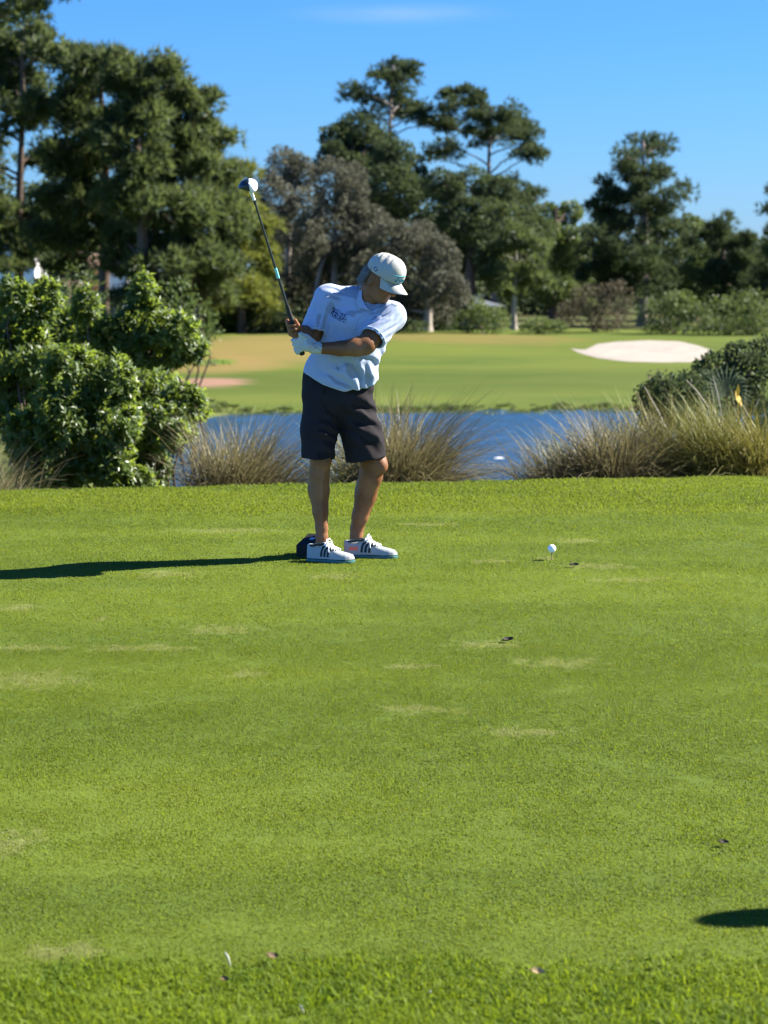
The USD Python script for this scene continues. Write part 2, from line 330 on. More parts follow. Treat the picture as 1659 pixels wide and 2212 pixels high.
n3 = len(XY3); tall = XY3[rng.random(n3) < 0.025]
scatter('long_grass', long_p + tall_p, M_long, np.vstack([put(XY3), put(tall)]), rng.random(n3 + len(tall)) * 6.283, rng.uniform(0.75, 1.2, n3 + len(tall)), label='longer bright green grass nearest the viewer',
        which=np.concatenate([rng.integers(0, 8, n3), 8 + rng.integers(0, 5, len(tall))]))
# ---------------------------------------------------------------- solid modelling of soft shapes: distance fields on a grid, then surface nets
class Field:
    def __init__(s, lo, hi, h):
        s.ax = [np.arange(a, b + h, h) for a, b in zip(lo, hi)]; s.h = h
        s.F = np.full([len(a) for a in s.ax], 0.08, np.float32)
    def sub(s, lo, hi):
        sl = tuple(slice(max(0, np.searchsorted(a, l)), max(1, np.searchsorted(a, u))) for a, l, u in zip(s.ax, lo, hi))
        return sl, np.meshgrid(*[a[q] for a, q in zip(s.ax, sl)], indexing='ij')
    def add(s, fn, lo, hi, k=0.0):
        sl, G = s.sub(np.asarray(lo) - 0.05 - k, np.asarray(hi) + 0.05 + k)
        if 0 in G[0].shape: return
        d = fn(*G); f = s.F[sl]
        if k > 0:
            h = np.maximum(k - np.abs(f - d), 0) / k; s.F[sl] = np.minimum(f, d) - h * h * k * 0.25
        else: s.F[sl] = np.minimum(f, d)
    def cone(s, a, b, ra, rb, k=0.02):
        a, b = np.asarray(a, float), np.asarray(b, float); r = max(ra, rb)
        s.add(lambda x, y, z: cone_d(x, y, z, a, b, ra, rb), np.minimum(a, b) - r, np.maximum(a, b) + r, k)
    def chain(s, pts, k=0.02):
        for (a, ra), (b, rb) in zip(pts[:-1], pts[1:]): s.cone(a, b, ra, rb, k)
    def ell(s, c, r, R=None, k=0.02):
        c, r = np.asarray(c, float), np.asarray(r, float) * (HS if R is HR else 1.0); R = np.eye(3) if R is None else np.asarray(R)
        m_ = r.max(); s.add(lambda x, y, z: ell_d(x, y, z, c, r, R), c - m_, c + m_, k)
    def cut(s, fn, lo=None, hi=None):
        """Takes away where fn < 0."""
        sl, G = s.sub(lo if lo is not None else [a[0] - 1 for a in s.ax], hi if hi is not None else [a[-1] + 1 for a in s.ax])
        s.F[sl] = np.maximum(s.F[sl], -fn(*G))
    def bend(s, fn):
        G = np.meshgrid(*s.ax, indexing='ij'); near = np.abs(s.F) < 0.05
        P = [g_[near] for g_ in G]; s.F[near] += fn(*P)
    def mesh(s, blur=0.0):
        F = s.F
        if blur:
            from scipy.ndimage import gaussian_filter
            F = gaussian_filter(F, blur)
        return surface_nets(F, s.ax)
    def keep(s): return s.F.copy()
    def value(s, P):
        from scipy.ndimage import map_coordinates
        c = [(np.asarray(P)[..., i] - s.ax[i][0]) / s.h for i in range(3)]
        return map_coordinates(s.F, c, order=1, mode='nearest')
    def strike(s, o, d, t1=1.0, step=0.002):
        """First surface point from o along d."""
        t = np.arange(0, t1, step); P = np.asarray(o) + t[:, None] * np.asarray(d); v = s.value(P)
        k = np.nonzero(v < 0)[0]
        return P[k[0]] if len(k) else None
def cone_d(x, y, z, a, b, ra, rb):
    ab = b - a; L2 = max(ab @ ab, 1e-9)
    t = np.clip(((x - a[0]) * ab[0] + (y - a[1]) * ab[1] + (z - a[2]) * ab[2]) / L2, 0, 1)
    return np.sqrt((x - a[0] - t * ab[0]) ** 2 + (y - a[1] - t * ab[1]) ** 2 + (z - a[2] - t * ab[2]) ** 2) - (ra + (rb - ra) * t)
def ell_d(x, y, z, c, r, R):
    p = [(x - c[0]) * R[0, i] + (y - c[1]) * R[1, i] + (z - c[2]) * R[2, i] for i in range(3)]
    k0 = np.sqrt(sum((p[i] / r[i]) ** 2 for i in range(3))); k1 = np.sqrt(sum((p[i] / r[i] ** 2) ** 2 for i in range(3)))
    return k0 * (k0 - 1) / np.maximum(k1, 1e-6)
def surface_nets(F, ax):
    nx, ny, nz = F.shape; S = F < 0
    c = np.zeros((nx - 1, ny - 1, nz - 1), np.int8)
    for i in (0, 1):
        for j in (0, 1):
            for k in (0, 1): c += S[i:nx - 1 + i, j:ny - 1 + j, k:nz - 1 + k]
    cells = np.argwhere((c > 0) & (c < 8)); idx = np.full(c.shape, -1, np.int64); idx[tuple(cells.T)] = np.arange(len(cells))
    acc = np.zeros((len(cells), 3)); cnt = np.zeros(len(cells))
    for axis in range(3):
        o1, o2 = [q for q in range(3) if q != axis]
        for p in (0, 1):
            for q in (0, 1):
                A = cells.copy(); A[:, o1] += p; A[:, o2] += q; B = A.copy(); B[:, axis] += 1
                fa, fb = F[tuple(A.T)], F[tuple(B.T)]; m_ = (fa < 0) != (fb < 0)
                t = np.where(m_, fa / np.where(m_, fa - fb, 1), 0)
                P = A.astype(float); P[:, axis] += t
                acc[m_] += P[m_]; cnt[m_] += 1
    acc /= cnt[:, None]
    V = np.stack([np.interp(acc[:, i], np.arange(len(ax[i])), ax[i]) for i in range(3)], -1)
    Q = []
    for axis in range(3):
        o1, o2 = (axis + 1) % 3, (axis + 2) % 3
        sl0 = [slice(None)] * 3; sl1 = [slice(None)] * 3; sl0[axis] = slice(0, -1); sl1[axis] = slice(1, None)
        a_, b_ = S[tuple(sl0)], S[tuple(sl1)]
        for flip, mask in ((False, a_ & ~b_), (True, ~a_ & b_)):
            E = np.argwhere(mask)
            E = E[(E[:, o1] > 0) & (E[:, o2] > 0) & (E[:, o1] < F.shape[o1] - 1) & (E[:, o2] < F.shape[o2] - 1)]
            def cell(d1, d2):
                C = E.copy(); C[:, o1] += d1; C[:, o2] += d2; return idx[tuple(C.T)]
            q = np.stack([cell(-1, -1), cell(0, -1), cell(0, 0), cell(-1, 0)], 1)
            Q.append(q[:, ::-1] if flip else q)
    Q = np.vstack(Q)
    return V, np.vstack([Q[:, [0, 1, 2]], Q[:, [0, 2, 3]]])

# ---------------------------------------------------------------- the golfer
G0 = np.array([at(760, 1210, GY)[0], GY, 0.0])
def J(px, py, dy=0.0):
    """A joint of the figure: where it is seen and how far (m) beyond the figure's middle it lies."""
    return at(px, py, GY + dy) - G0
M_skin = None
def skin_mat():
    m = Mat(); tc = m('texture_coordinate'); n = m.noise(tc + '.object', 9.0, 4.0); n2 = m.noise(tc + '.object', 60.0, 3.0)
    col = m.mixc(m.rng(n + '.fac', 0.35, 0.65), (0.160, 0.068, 0.028), (0.230, 0.108, 0.050))
    col = m.mixc(m.math('multiply', m.rng(n2 + '.fac', 0.55, 0.75), 0.35), col, (0.18, 0.065, 0.04))
    b = m('bump', height=n2 + '.fac', strength=0.15, distance=0.004)
    p = m('principled_bsdf', base_color=col, roughness=0.55, specular_ior_level=0.2, subsurface_weight=0.12, subsurface_radius=(1.0, 0.35, 0.2), subsurface_scale=0.008, normal=b + '.normal')
    return m.make('skin', surface=p + '.BSDF')
M_skin = skin_mat()
M_shirt = simple_mat('shirt_cloth', (0.32, 0.38, 0.52), 0.9, 0.07, 160.0, 0.15, 0.25, 420.0, sheen_weight=0.15)
M_trim = simple_mat('shirt_trim', (0.42, 0.47, 0.58), 0.9, 0.04, 120.0, 0.15)
M_shorts = simple_mat('shorts_cloth', (0.023, 0.020, 0.022), 0.9, 0.15, 90.0, 0.08, 0.2, 300.0)
M_cap = simple_mat('cap_cloth', (0.35, 0.36, 0.335), 0.9, 0.04, 90.0, 0.15, 0.2, 380.0)
M_glove = simple_mat('glove_leather', (0.40, 0.43, 0.44), 0.6, 0.05, 40.0, 0.35, 0.25, 120.0)
M_black = simple_mat('black_plastic', (0.010, 0.010, 0.009), 0.7, 0.2, 20.0, 0.2)
M_white = simple_mat('white_plastic', (0.78, 0.78, 0.77), 0.4, 0.04, 30.0, 0.5)
M_shoe = simple_mat('shoe_leather', (0.27, 0.295, 0.305), 0.5, 0.04, 40.0, 0.4)
M_sole = simple_mat('shoe_sole', (0.04, 0.13, 0.125), 0.6, 0.2, 25.0, 0.3)
M_stripe = simple_mat('shoe_stripe', (0.010, 0.022, 0.025), 0.6, 0.1, 40.0, 0.3)
M_coral = simple_mat('coral_print', (0.70, 0.16, 0.10), 0.6, 0.1, 40.0, 0.3)
M_teal = simple_mat('teal_thread', (0.015, 0.22, 0.30), 0.7, 0.1, 80.0, 0.3)
M_navy = simple_mat('navy_thread', (0.022, 0.045, 0.115), 0.7, 0.1, 80.0, 0.3)
m = Mat(); g = m('geometry'); p = m('principled_bsdf', base_color=m.mixc(g + '.random_per_island', (0.15, 0.155, 0.16), (0.62, 0.62, 0.60)), roughness=0.55, specular_ior_level=0.3)
M_hair = m.make('grey_hair', surface=p + '.BSDF')

golfer = thing('golfer', 'man in pale blue polo, dark shorts and white cap swinging a golf club', 'person', G0)
# joints
R_sh, R_el, R_wr = J(707, 642, -0.05), J(670, 728, -0.09), J(648, 714, -0.19)
L_sh, L_el, L_wr = J(847, 681, -0.10), J(792, 742, -0.22), J(690, 752, -0.24)
R_hip, R_kn, R_cf, R_an = J(692, 850, 0.0), J(693, 990, -0.02), J(690, 1060, 0.02), J(695, 1160, 0.02)
L_hip, L_kn, L_cf, L_an = J(765, 850, 0.08), J(806, 992, 0.10), J(790, 1072, 0.16), J(770, 1157, 0.20)
grip_end, grip_top = J(653, 765, -0.245), J(621, 690, -0.255)
club_tip = J(545, 420, -0.50)
gd = unit(club_tip - grip_end)
# head frame
th, ps = math.radians(35), math.radians(36)
fh = np.array([math.cos(ps), -math.sin(ps), 0])
Hf = fh * math.cos(th) - np.array([0, 0, math.sin(th)]); Hu = fh * math.sin(th) + np.array([0, 0, math.cos(th)]); Hr = np.cross(Hf, Hu)
HR = np.stack([Hf, Hr, Hu], 1); HC = J(826, 599, -0.13); HS = 0.90
def H(f, r, u): return HC + (Hf * f + Hr * r + Hu * u) * HS

B = Field([-0.42, -0.42, -0.02], [0.42, 0.42, 1.64], 0.0045)
# torso under the clothes, hips
B.ell(J(737, 812, 0.03), (0.145, 0.10, 0.13), k=0.05); B.ell(J(752, 740, -0.03), (0.15, 0.095, 0.17), k=0.06); B.ell(J(775, 690, -0.06), (0.155, 0.09, 0.085), k=0.05)
# legs
B.chain([(R_hip, 0.070), (R_kn + [0, 0.01, 0.05], 0.048), (R_kn, 0.053)], 0.02)
B.chain([(R_kn, 0.055), (J(690, 1022, 0.0), 0.052), (R_cf, 0.0515), (J(692, 1105, 0.02), 0.040), (J(695, 1140, 0.02), 0.031), (R_an, 0.031), (J(695, 1190, 0.02), 0.034)], 0.014)
B.ell(J(700, 992, -0.05), (0.036, 0.03, 0.042), k=0.025); B.ell(J(683, 1050, 0.05), (0.042, 0.04, 0.09), k=0.03)
B.chain([(L_hip, 0.072), (L_kn + [-0.02, 0, 0.05], 0.056), (L_kn + [-.006, 0, 0], 0.062)], 0.02)
B.chain([(L_kn, 0.066), (J(801, 1028, 0.12), 0.060), (L_cf, 0.054), (J(778, 1115, 0.18), 0.043), (J(771, 1142, 0.2), 0.034), (L_an, 0.032), (J(768, 1185, 0.2), 0.034)], 0.014)
B.ell(J(824, 1006, 0.08), (0.034, 0.042, 0.040), k=0.025); B.ell(J(789, 1060, 0.19), (0.052, 0.045, 0.095), k=0.03)
B.cone(J(700, 1198, 0.0), J(745, 1204, -0.06), 0.026, 0.02); B.cone(J(765, 1190, 0.2), J(835, 1196, 0.13), 0.026, 0.02)
# arms
B.chain([(R_sh, 0.058), (R_el, 0.043)], 0.03); B.chain([(R_el, 0.043), (R_el * .45 + R_wr * .55 + [-.004, 0, 0], 0.040), (R_wr, 0.029)], 0.015)
B.chain([(L_sh, 0.06), (L_el, 0.047)], 0.03)
B.chain([(L_el, 0.047), (J(768, 750, -0.235), 0.0455), (J(735, 753, -0.24), 0.037), (L_wr, 0.028)], 0.012)
B.ell(J(786, 748, -0.22), (0.040, 0.036, 0.034), k=0.04)
# neck and head
B.chain([(J(783, 676, -0.05), 0.064), (J(797, 645, -0.07), 0.058), (H(-0.03, 0, -0.06), 0.058)], 0.03)
B.ell(H(0, 0, 0.02), (0.099, 0.078, 0.100), HR, 0.02); B.ell(H(0.028, 0, -0.045), (0.070, 0.064, 0.085), HR, 0.03)
B.ell(H(0.066, 0, -0.098), (0.030, 0.032, 0.024), HR, 0.025)                                       # chin
B.cone(H(-0.012, 0.050, -0.085), H(0.05, 0.026, -0.104), 0.018, 0.016, 0.02); B.cone(H(-0.012, -0.050, -0.085), H(0.05, -0.026, -0.104), 0.018, 0.016, 0.02)   # jaw
B.cone(H(0.092, 0, 0.005), H(0.116, 0, -0.034), 0.009, 0.014, 0.014); B.ell(H(0.100, 0.012, -0.040), (0.011, 0.009, 0.009), HR, 0.008); B.ell(H(0.100, -0.012, -0.040), (0.011, 0.009, 0.009), HR, 0.008)   # nose
for s_ in (1, -1):
    B.cone(H(0.090, 0.010 * s_, 0.020), H(0.075, 0.046 * s_, 0.018), 0.010, 0.010, 0.012)            # brow
    B.ell(H(0.070, 0.040 * s_, -0.030), (0.022, 0.020, 0.018), HR, 0.02)                             # cheek
    B.cut(lambda x, y, z, s_=s_: ell_d(x, y, z, H(0.093, 0.031 * s_, -0.001), np.array([0.012, 0.016, 0.010]), HR), HC - 0.2, HC + 0.2)
    B.ell(H(-0.012, 0.076 * s_, -0.022), (0.020, 0.009, 0.033), HR @ trimesh.transformations.rotation_matrix(0.25 * s_, [0, 0, 1])[:3, :3], 0.006)   # ear
    B.cut(lambda x, y, z, s_=s_: ell_d(x, y, z, H(-0.006, 0.086 * s_, -0.020), np.array([0.010, 0.006, 0.018]), HR), HC - 0.2, HC + 0.2)
    B.ell(H(0.080, 0.031 * s_, 0.000), (0.013, 0.013, 0.012), HR, 0.0)                               # eyeball under the lids
B.cone(H(0.090, 0.018, -0.066), H(0.090, -0.018, -0.066), 0.0075, 0.0075, 0.008); B.cone(H(0.086, 0.015, -0.078), H(0.086, -0.015, -0.078), 0.008, 0.008, 0.008)   # lips
B.cut(lambda x, y, z: cone_d(x, y, z, H(0.100, 0.024, -0.0722), H(0.100, -0.024, -0.0722), 0.0035, 0.0035), HC - 0.2, HC + 0.2)
# hands round the grip
e1 = unit(np.array([-1.0, 0, 0]) - gd * np.dot([-1.0, 0, 0], gd)); e2 = unit(np.cross(gd, e1)); e2 = e2 if e2[1] < 0 else -e2      # e1 to the picture's left, e2 towards the viewer
def on_grip(s, ang, r): return grip_end + gd * s + (e1 * math.cos(ang) + e2 * math.sin(ang)) * r
def finger(fld, s0, a0, a1, r, thick, slope=0.0, n=5, k=0.003):
    A = np.linspace(a0, a1, n)
    fld.chain([(on_grip(s0 + slope * i / (n - 1), a, r), thick * (1.0 - 0.12 * i / (n - 1))) for i, a in enumerate(A)], k)
glen = np.linalg.norm(grip_top - grip_end)
rd = math.radians
for i, (s_, tk) in enumerate(((0.112, .0080), (0.132, .0088), (0.153, .0092), (0.175, .0090))):      # bare right hand: little finger lowest
    finger(B, s_, rd(-35), rd(150), 0.0215 + (0.002 if i == 2 else 0), tk, slope=-0.014)
B.chain([(on_grip(0.180, rd(-40), 0.030), 0.014), (on_grip(0.115, rd(-45), 0.032), 0.016), (R_wr + [-0.004, 0.0, 0.005], 0.022), (R_wr, 0.027)], 0.014)
B.chain([(on_grip(0.120, rd(205), 0.030), 0.0125), (on_grip(0.150, rd(172), 0.024), 0.0115), (on_grip(0.185, rd(150), 0.021), 0.0095)], 0.006)   # thumb along the shaft
# left hand inside the glove
B.chain([(L_wr, 0.027), (J(668, 748, -0.265), 0.026)], 0.01)
Vb, Fb = B.mesh(0.6)
body = obj('body', (Vb, Fb), M_skin, golfer, smooth=True)

# glove: back of the hand to the viewer, fingers closing behind the grip
Gv = Field(J(612, 790, -0.36), J(706, 700, -0.14), 0.0030)
Gv.chain([(J(688, 752, -0.245), 0.031), (J(676, 750, -0.255), 0.030), (J(664, 746, -0.272), 0.029)], 0.01)
kn = [J(655, 726, -0.287), J(646, 734, -0.287), J(641, 745, -0.283), J(641, 757, -0.275)]
for i, p in enumerate(kn):
    Gv.chain([(J(668, 748, -0.268), 0.020), (p, 0.0125)], 0.010)
for i, (s_, tk) in enumerate(((0.086, .0105), (0.065, .0108), (0.043, .0104), (0.021, .0094))):
    Gv.chain([(kn[i], 0.0122), (on_grip(s_, rd(55), 0.027), tk + .0006), (on_grip(s_ - .002, rd(15), 0.024), tk), (on_grip(s_ - .004, rd(-40), 0.0235), tk), (on_grip(s_ - .006, rd(-100), 0.0235), tk * .95)], 0.004)
Gv.chain([(J(676, 741, -0.262), 0.017), (J(663, 729, -0.272), 0.015), (on_grip(0.112, rd(140), 0.027), 0.0125)], 0.008)   # thumb up the shaft
Gv.bend(lambda x, y, z: 0.0014 * np.sin(210 * x + 90 * z + 3 * np.sin(120 * z)) )
glove = obj('glove', Gv.mesh(0.5), M_glove, golfer, smooth=True, label='white leather glove on the left hand')
pv = np.stack([J(676, 741, -0.30), J(680, 741, -0.30), J(683, 752, -0.30), J(679, 753, -0.30)])
pv = [Gv.strike(p - [0, 0.15, 0], [0, 1, 0], 0.4) for p in pv]
if all(p is not None for p in pv):
    pv = np.array(pv) + [0, -0.002, 0]
    obj('glove_mark', cat_meshes([tube(np.vstack([pv, pv[:1]]), 0.0012, 5), tube([pv[1], pv[3]], 0.0012, 5)]), M_navy, glove)
# ---- polo shirt
S = Field([-0.36, -0.30, 0.78], [0.36, 0.28, 1.48], 0.0042)
S.ell(J(736, 800, 0.03), (0.190, 0.142, 0.14), k=0.05)
S.ell(J(737, 828, 0.03), (0.184, 0.145, 0.09), k=0.06)
S.ell(J(754, 742, -0.03), (0.168, 0.116, 0.17), k=0.07)
S.ell(J(773, 692, -0.06), (0.172, 0.105, 0.092), k=0.05)
S.cone(J(718, 640, -0.04), J(768, 650, -0.04), 0.054, 0.074, 0.05); S.cone(J(768, 662, -0.04), J(846, 686, -0.09), 0.078, 0.066, 0.05)
# hem of the body
hx = np.array([J(px, 800, 0)[0] for px in (640, 655, 700, 745, 795, 820)]); hz = np.array([J(700, py, -0.10)[2] for py in (800, 806, 832, 844, 841, 822)])
S.cut(lambda x, y, z: z - np.interp(x, hx, hz), hi=[1, 1, 1.0])
keep = S.F.copy()
# sleeves, each cut square across the arm
def sleeve(sh, el, frac, r0, r1, tilt):
    ax_ = unit(el - sh); end = sh + (el - sh) * frac; nrm = unit(ax_ + np.asarray(tilt))
    T_ = Field([-0.36, -0.30, 0.78], [0.36, 0.28, 1.48], 0.0042)
    T_.chain([(sh, r0), (end + ax_ * 0.02, r1)], 0.0)
    T_.cut(lambda x, y, z: -((x - end[0]) * nrm[0] + (y - end[1]) * nrm[1] + (z - end[2]) * nrm[2]))
    return T_.F, end, nrm, ax_
F1, rE, rN, rA = sleeve(J(706, 644, -0.05), R_el + [0.004, 0, 0.0], 0.86, 0.069, 0.064, [0.25, 0, -0.1])
F2, lE, lN, lA = sleeve(J(846, 683, -0.10), L_el + [0.006, 0, 0], 0.84, 0.074, 0.068, [0.1, 0, 0.1])
for F_ in (F1, F2):
    k_ = 0.035; h_ = np.maximum(k_ - np.abs(S.F - F_), 0) / k_; S.F = np.minimum(S.F, F_) - h_ * h_ * k_ * 0.25
# loose cloth under the left arm, hanging behind it
S.chain([(J(838, 700, -0.04), 0.05), (J(818, 745, -0.02), 0.026), (J(824, 756, -0.02), 0.010)], 0.04)
def folds(x, y, z):
    d = 0
    def w(c, r): return np.exp(-((x - c[0]) ** 2 + (y - c[1]) ** 2 + (z - c[2]) ** 2) / (2 * r * r))
    n = meshkit.fbm(np.stack([x * 9, y * 9, z * 9], -1), 3, 3) - 0.5
    # drag lines from the left armpit up to the shoulder
    u = (x * 0.55 + z * -0.85); v = (x * 0.85 + z * 0.55)
    d = d + 0.0095 * np.sin(185 * u + 14 * v + 9 * n) * w(J(830, 705, -0.16), 0.06)
    # long diagonal creases over the belly, from chest down to the right of the picture
    u2 = x * 0.80 + z * 0.60
    d = d + 0.011 * np.sin(66 * u2 + 10 * n) * w(J(760, 800, -0.11), 0.085) * 1.0
    d = d + 0.012 * np.sin(125 * (x * 0.95 + z * 0.3) + 8 * n) * w(J(802, 805, -0.06), 0.05)
    # under the right arm, and along the sleeve's seam
    d = d + 0.006 * np.sin(140 * (x * 0.9 - z * 0.35) + 8 * n) * w(J(705, 705, -0.14), 0.035)
    d = d + 0.003 * np.sin(120 * (x * 0.5 + z * 0.85) + 8 * n) * w(J(682, 670, -0.08), 0.035)
    d = d + 0.0045 * np.sin(160 * (x * 0.2 + z * 0.95) + 9 * n) * w(J(722, 628, -0.09), 0.035)
    return d + 0.012 * n
S.bend(folds)
# hollow sleeves and hem, neck opening
for end, nrm, el, sh, r_ in ((rE, rN, R_el, R_sh, 0.053), (lE, lN, L_el, L_sh, 0.058)):
    ax_ = unit(el - sh); S.cut(lambda x, y, z, e=end, a=ax_, r_=r_: cone_d(x, y, z, e - a * 0.02, e + a * 0.12, r_, r_), end - 0.16, end + 0.16)
S.cut(lambda x, y, z: cone_d(x, y, z, J(740, 846, 0.03), J(742, 900, 0.03), 0.115, 0.14), hi=[1, 1, 1.0])
nk0, nk1 = J(800, 664, -0.07), J(814, 628, -0.08); nax = unit(nk1 - nk0)
S.cut(lambda x, y, z: cone_d(x, y, z, nk0, nk1 + nax * 0.05, 0.054, 0.075), nk0 - 0.16, nk1 + 0.2)
shirt = obj('polo_shirt', S.mesh(0.7), M_shirt, golfer, smooth=True, label='short sleeved pale blue polo shirt, hanging over the shorts')
def on_shirt(px, py, off=0.0016):
    d = unit(ray(px, py)); o = CAM + d * 10.9 / d[1] - G0
    p = S.strike(o, d, 1.4, 0.0015)
    return None if p is None else p - d * off
# sleeve bands
for end, nrm, el, sh, r_ in ((rE, rN, R_el, R_sh, 0.0635), (lE, lN, L_el, L_sh, 0.0675)):
    ax_ = unit(el - sh); c_ = end - ax_ * 0.014; u_ = unit(np.cross(nrm, [0, 1, 0.2])); v_ = np.cross(nrm, u_)
    ring = []
    for a_ in np.linspace(0, 2 * np.pi, 40):
        dr = u_ * math.cos(a_) + v_ * math.sin(a_); t_ = np.arange(0.03, 0.11, 0.001); vals = S.value(c_ + t_[:, None] * dr)
        k_ = np.nonzero(vals > 0)[0]; ring.append(c_ + dr * (t_[k_[0]] if len(k_) and vals[0] < 0 else r_))
    ring = np.array(ring); rad = np.linalg.norm(ring - c_, axis=1); rad = np.clip(rad, r_ - 0.006, r_ + 0.006); ring = c_ + (ring - c_) * (rad / np.linalg.norm(ring - c_, axis=1))[:, None]
    obj('sleeve_band', tube(ring, 0.0030, 6, cap=False), M_trim, shirt)
# collar: two turned-down leaves and the band behind the neck
def leaf_strip(inner, outer, th=0.004, n=16):
    q = np.linspace(0, 1, n); t = np.linspace(0, 1, len(inner))
    I = np.stack([np.interp(q, t, np.array(inner)[:, k]) for k in range(3)], -1); O = np.stack([np.interp(q, t, np.array(outer)[:, k]) for k in range(3)], -1)
    V_, F_ = [], []
    for i in range(n):
        m_ = (I[i] + O[i]) / 2 + np.array([0, -0.006, 0.002]); nm_ = np.array([0, -th, 0])
        V_ += [I[i], m_, O[i], O[i] - nm_, m_ - nm_, I[i] - nm_]
    for i in range(n - 1):
        for k in range(6): a0, a1 = i * 6 + k, i * 6 + (k + 1) % 6; F_ += [(a0, a1, a1 + 6), (a0, a1 + 6, a0 + 6)]
    F_ += [(0, 1, 4), (0, 4, 5), (1, 2, 3), (1, 3, 4)]; b0 = (n - 1) * 6; F_ += [(b0, b0 + 4, b0 + 1), (b0, b0 + 5, b0 + 4), (b0 + 1, b0 + 3, b0 + 2), (b0 + 1, b0 + 4, b0 + 3)]
    return np.array(V_), np.array(F_)
def near_skin(px, py, off):
    """The nearest surface (cloth or skin) on a sight line, lifted by off."""
    d = unit(ray(px, py)); o = CAM + d * 10.9 / d[1] - G0
    c = [p for p in (S.strike(o, d, 1.4, 0.0015), B.strike(o, d, 1.4, 0.0015)) if p is not None]
    return (min(c, key=lambda p: p[1]) if c else o + d * 0.8) - d * off
def collar_leaf(inner, outer, label):
    n, m_ = 18, 6; q = np.linspace(0, 1, n); t = np.linspace(0, 1, len(inner)); top_, und = [], []
    from scipy.ndimage import gaussian_filter1d
    for a_ in q:
        for w in np.linspace(0, 1, m_):
            px = np.interp(a_, t, [p[0] for p in inner]) * (1 - w) + np.interp(a_, t, [p[0] for p in outer]) * w; py = np.interp(a_, t, [p[1] for p in inner]) * (1 - w) + np.interp(a_, t, [p[1] for p in outer]) * w
            top_.append(near_skin(px, py, 0.011 - 0.005 * w))
    top_ = np.array(top_).reshape(n, m_, 3); top_[..., 1] = gaussian_filter1d(gaussian_filter1d(top_[..., 1], 2.0, axis=0), 1.0, axis=1) - 0.002
    top_ = top_.reshape(-1, 3); N_ = len(top_); V_ = np.vstack([top_, top_ + [0, 0.005, 0]]); F_ = []
    for i in range(n - 1):
        for k in range(m_ - 1): p = i * m_ + k; F_ += [(p, p + m_, p + m_ + 1), (p, p + m_ + 1, p + 1), (p + N_ + m_ + 1, p + N_ + m_, p + N_), (p + N_ + 1, p + N_ + m_ + 1, p + N_)]
    rim_ = [i * m_ for i in range(n)] + [(n - 1) * m_ + k for k in range(1, m_)] + [i * m_ + m_ - 1 for i in range(n - 2, -1, -1)] + [k for k in range(m_ - 2, 0, -1)]
    for a_, b_ in zip(rim_, rim_[1:] + rim_[:1]): F_ += [(a_, b_, b_ + N_), (a_, b_ + N_, a_ + N_)]
    obj('collar', (V_, np.array(F_)), M_shirt, shirt, smooth=50, label=label)
collar_leaf([(781, 613), (781, 628), (782, 645), (789, 660), (801, 674)], [(771, 617), (769, 632), (768, 648), (772, 663), (788, 668)], 'left leaf of the collar, standing against the neck')
collar_leaf([(846, 655), (838, 660), (825, 664), (811, 667), (803, 675)], [(858, 660), (848, 670), (834, 678), (818, 684), (806, 680)], 'sunlit leaf of the collar under the chin')
obj('collar_band', tube([J(779, 622, -0.04), J(786, 616, 0.005), J(806, 620, 0.02), J(826, 638, 0.0), J(842, 655, -0.05), J(846, 662, -0.10)], 0.010, 8), M_shirt, shirt, smooth=True)
# placket edge, logo and seam lie on the cloth
def on_cloth(path, w, n=40):
    t = np.linspace(0, 1, len(path)); q = np.linspace(0, 1, n)
    pts = [on_shirt(np.interp(u_, t, [p[0] for p in path]), np.interp(u_, t, [p[1] for p in path])) for u_ in q]
    pts = [p for p in pts if p is not None]
    return tube(np.array(pts), w, 5) if len(pts) > 3 else None
for path, w in (([(789, 673), (778, 682), (770, 695), (764, 714)], 0.0022), ):
    t_ = on_cloth(path, w)
    if t_: obj('placket', t_, M_trim, shirt)
lg = np.random.default_rng(11); strokes = []
def seg(u0, v0, u1, v1, w=0.0016):
    """A stroke of the chest print; u runs along the lettering, v down it, both 0..1."""
    def pix(u, v): return (719 + 32.5 * u - 6.0 * v, 663.5 + 17.5 * u + 18.0 * v)
    pts = [on_shirt(*pix(u0 + (u1 - u0) * q, v0 + (v1 - v0) * q), off=0.001) for q in np.linspace(0, 1, 5)]
    if all(p is not None for p in pts): strokes.append(tube(np.array(pts), w, 4))
for row, (v0, v1, n_, w_) in enumerate(((0.02, 0.36, 6, .0014), (0.44, 0.72, 5, .0017), (0.80, 1.0, 8, .0012))):
    for i in range(n_):
        u0, u1 = (i + 0.1) / n_, (i + 0.85) / n_; kind_ = lg.integers(0, 5); vm = (v0 + v1) / 2
        if row == 0 and i == 0:                                       # the big S-like first letter
            for a_, b_, c_, d_ in ((u1, v0, u0, v0), (u0, v0, u0, vm), (u0, vm, u1, vm), (u1, vm, u1, v1 + .04), (u1, v1 + .04, u0, v1 + .04)): seg(a_, b_, c_, d_, .0023)
            continue
        if row == 1 and i in (0, 1):                                  # two Z-like letters
            for a_, b_, c_, d_ in ((u0, v0, u1, v0), (u1, v0, u0, v1), (u0, v1, u1, v1)): seg(a_, b_, c_, d_, .0024)
            continue
        seg(u0, v0, u0, v1, w_)
        if kind_ in (0, 1, 3): seg(u0, v0, u1, v0, w_)
        if kind_ in (0, 2, 4): seg(u1, v0, u1, v1, w_)
        if kind_ in (1, 2): seg(u0, vm, u1, vm, w_)
        if kind_ in (3, 0): seg(u0, v1, u1, v1, w_)
obj('chest_print', cat_meshes(strokes), M_navy, shirt, label='dark blue printed lettering on the chest')

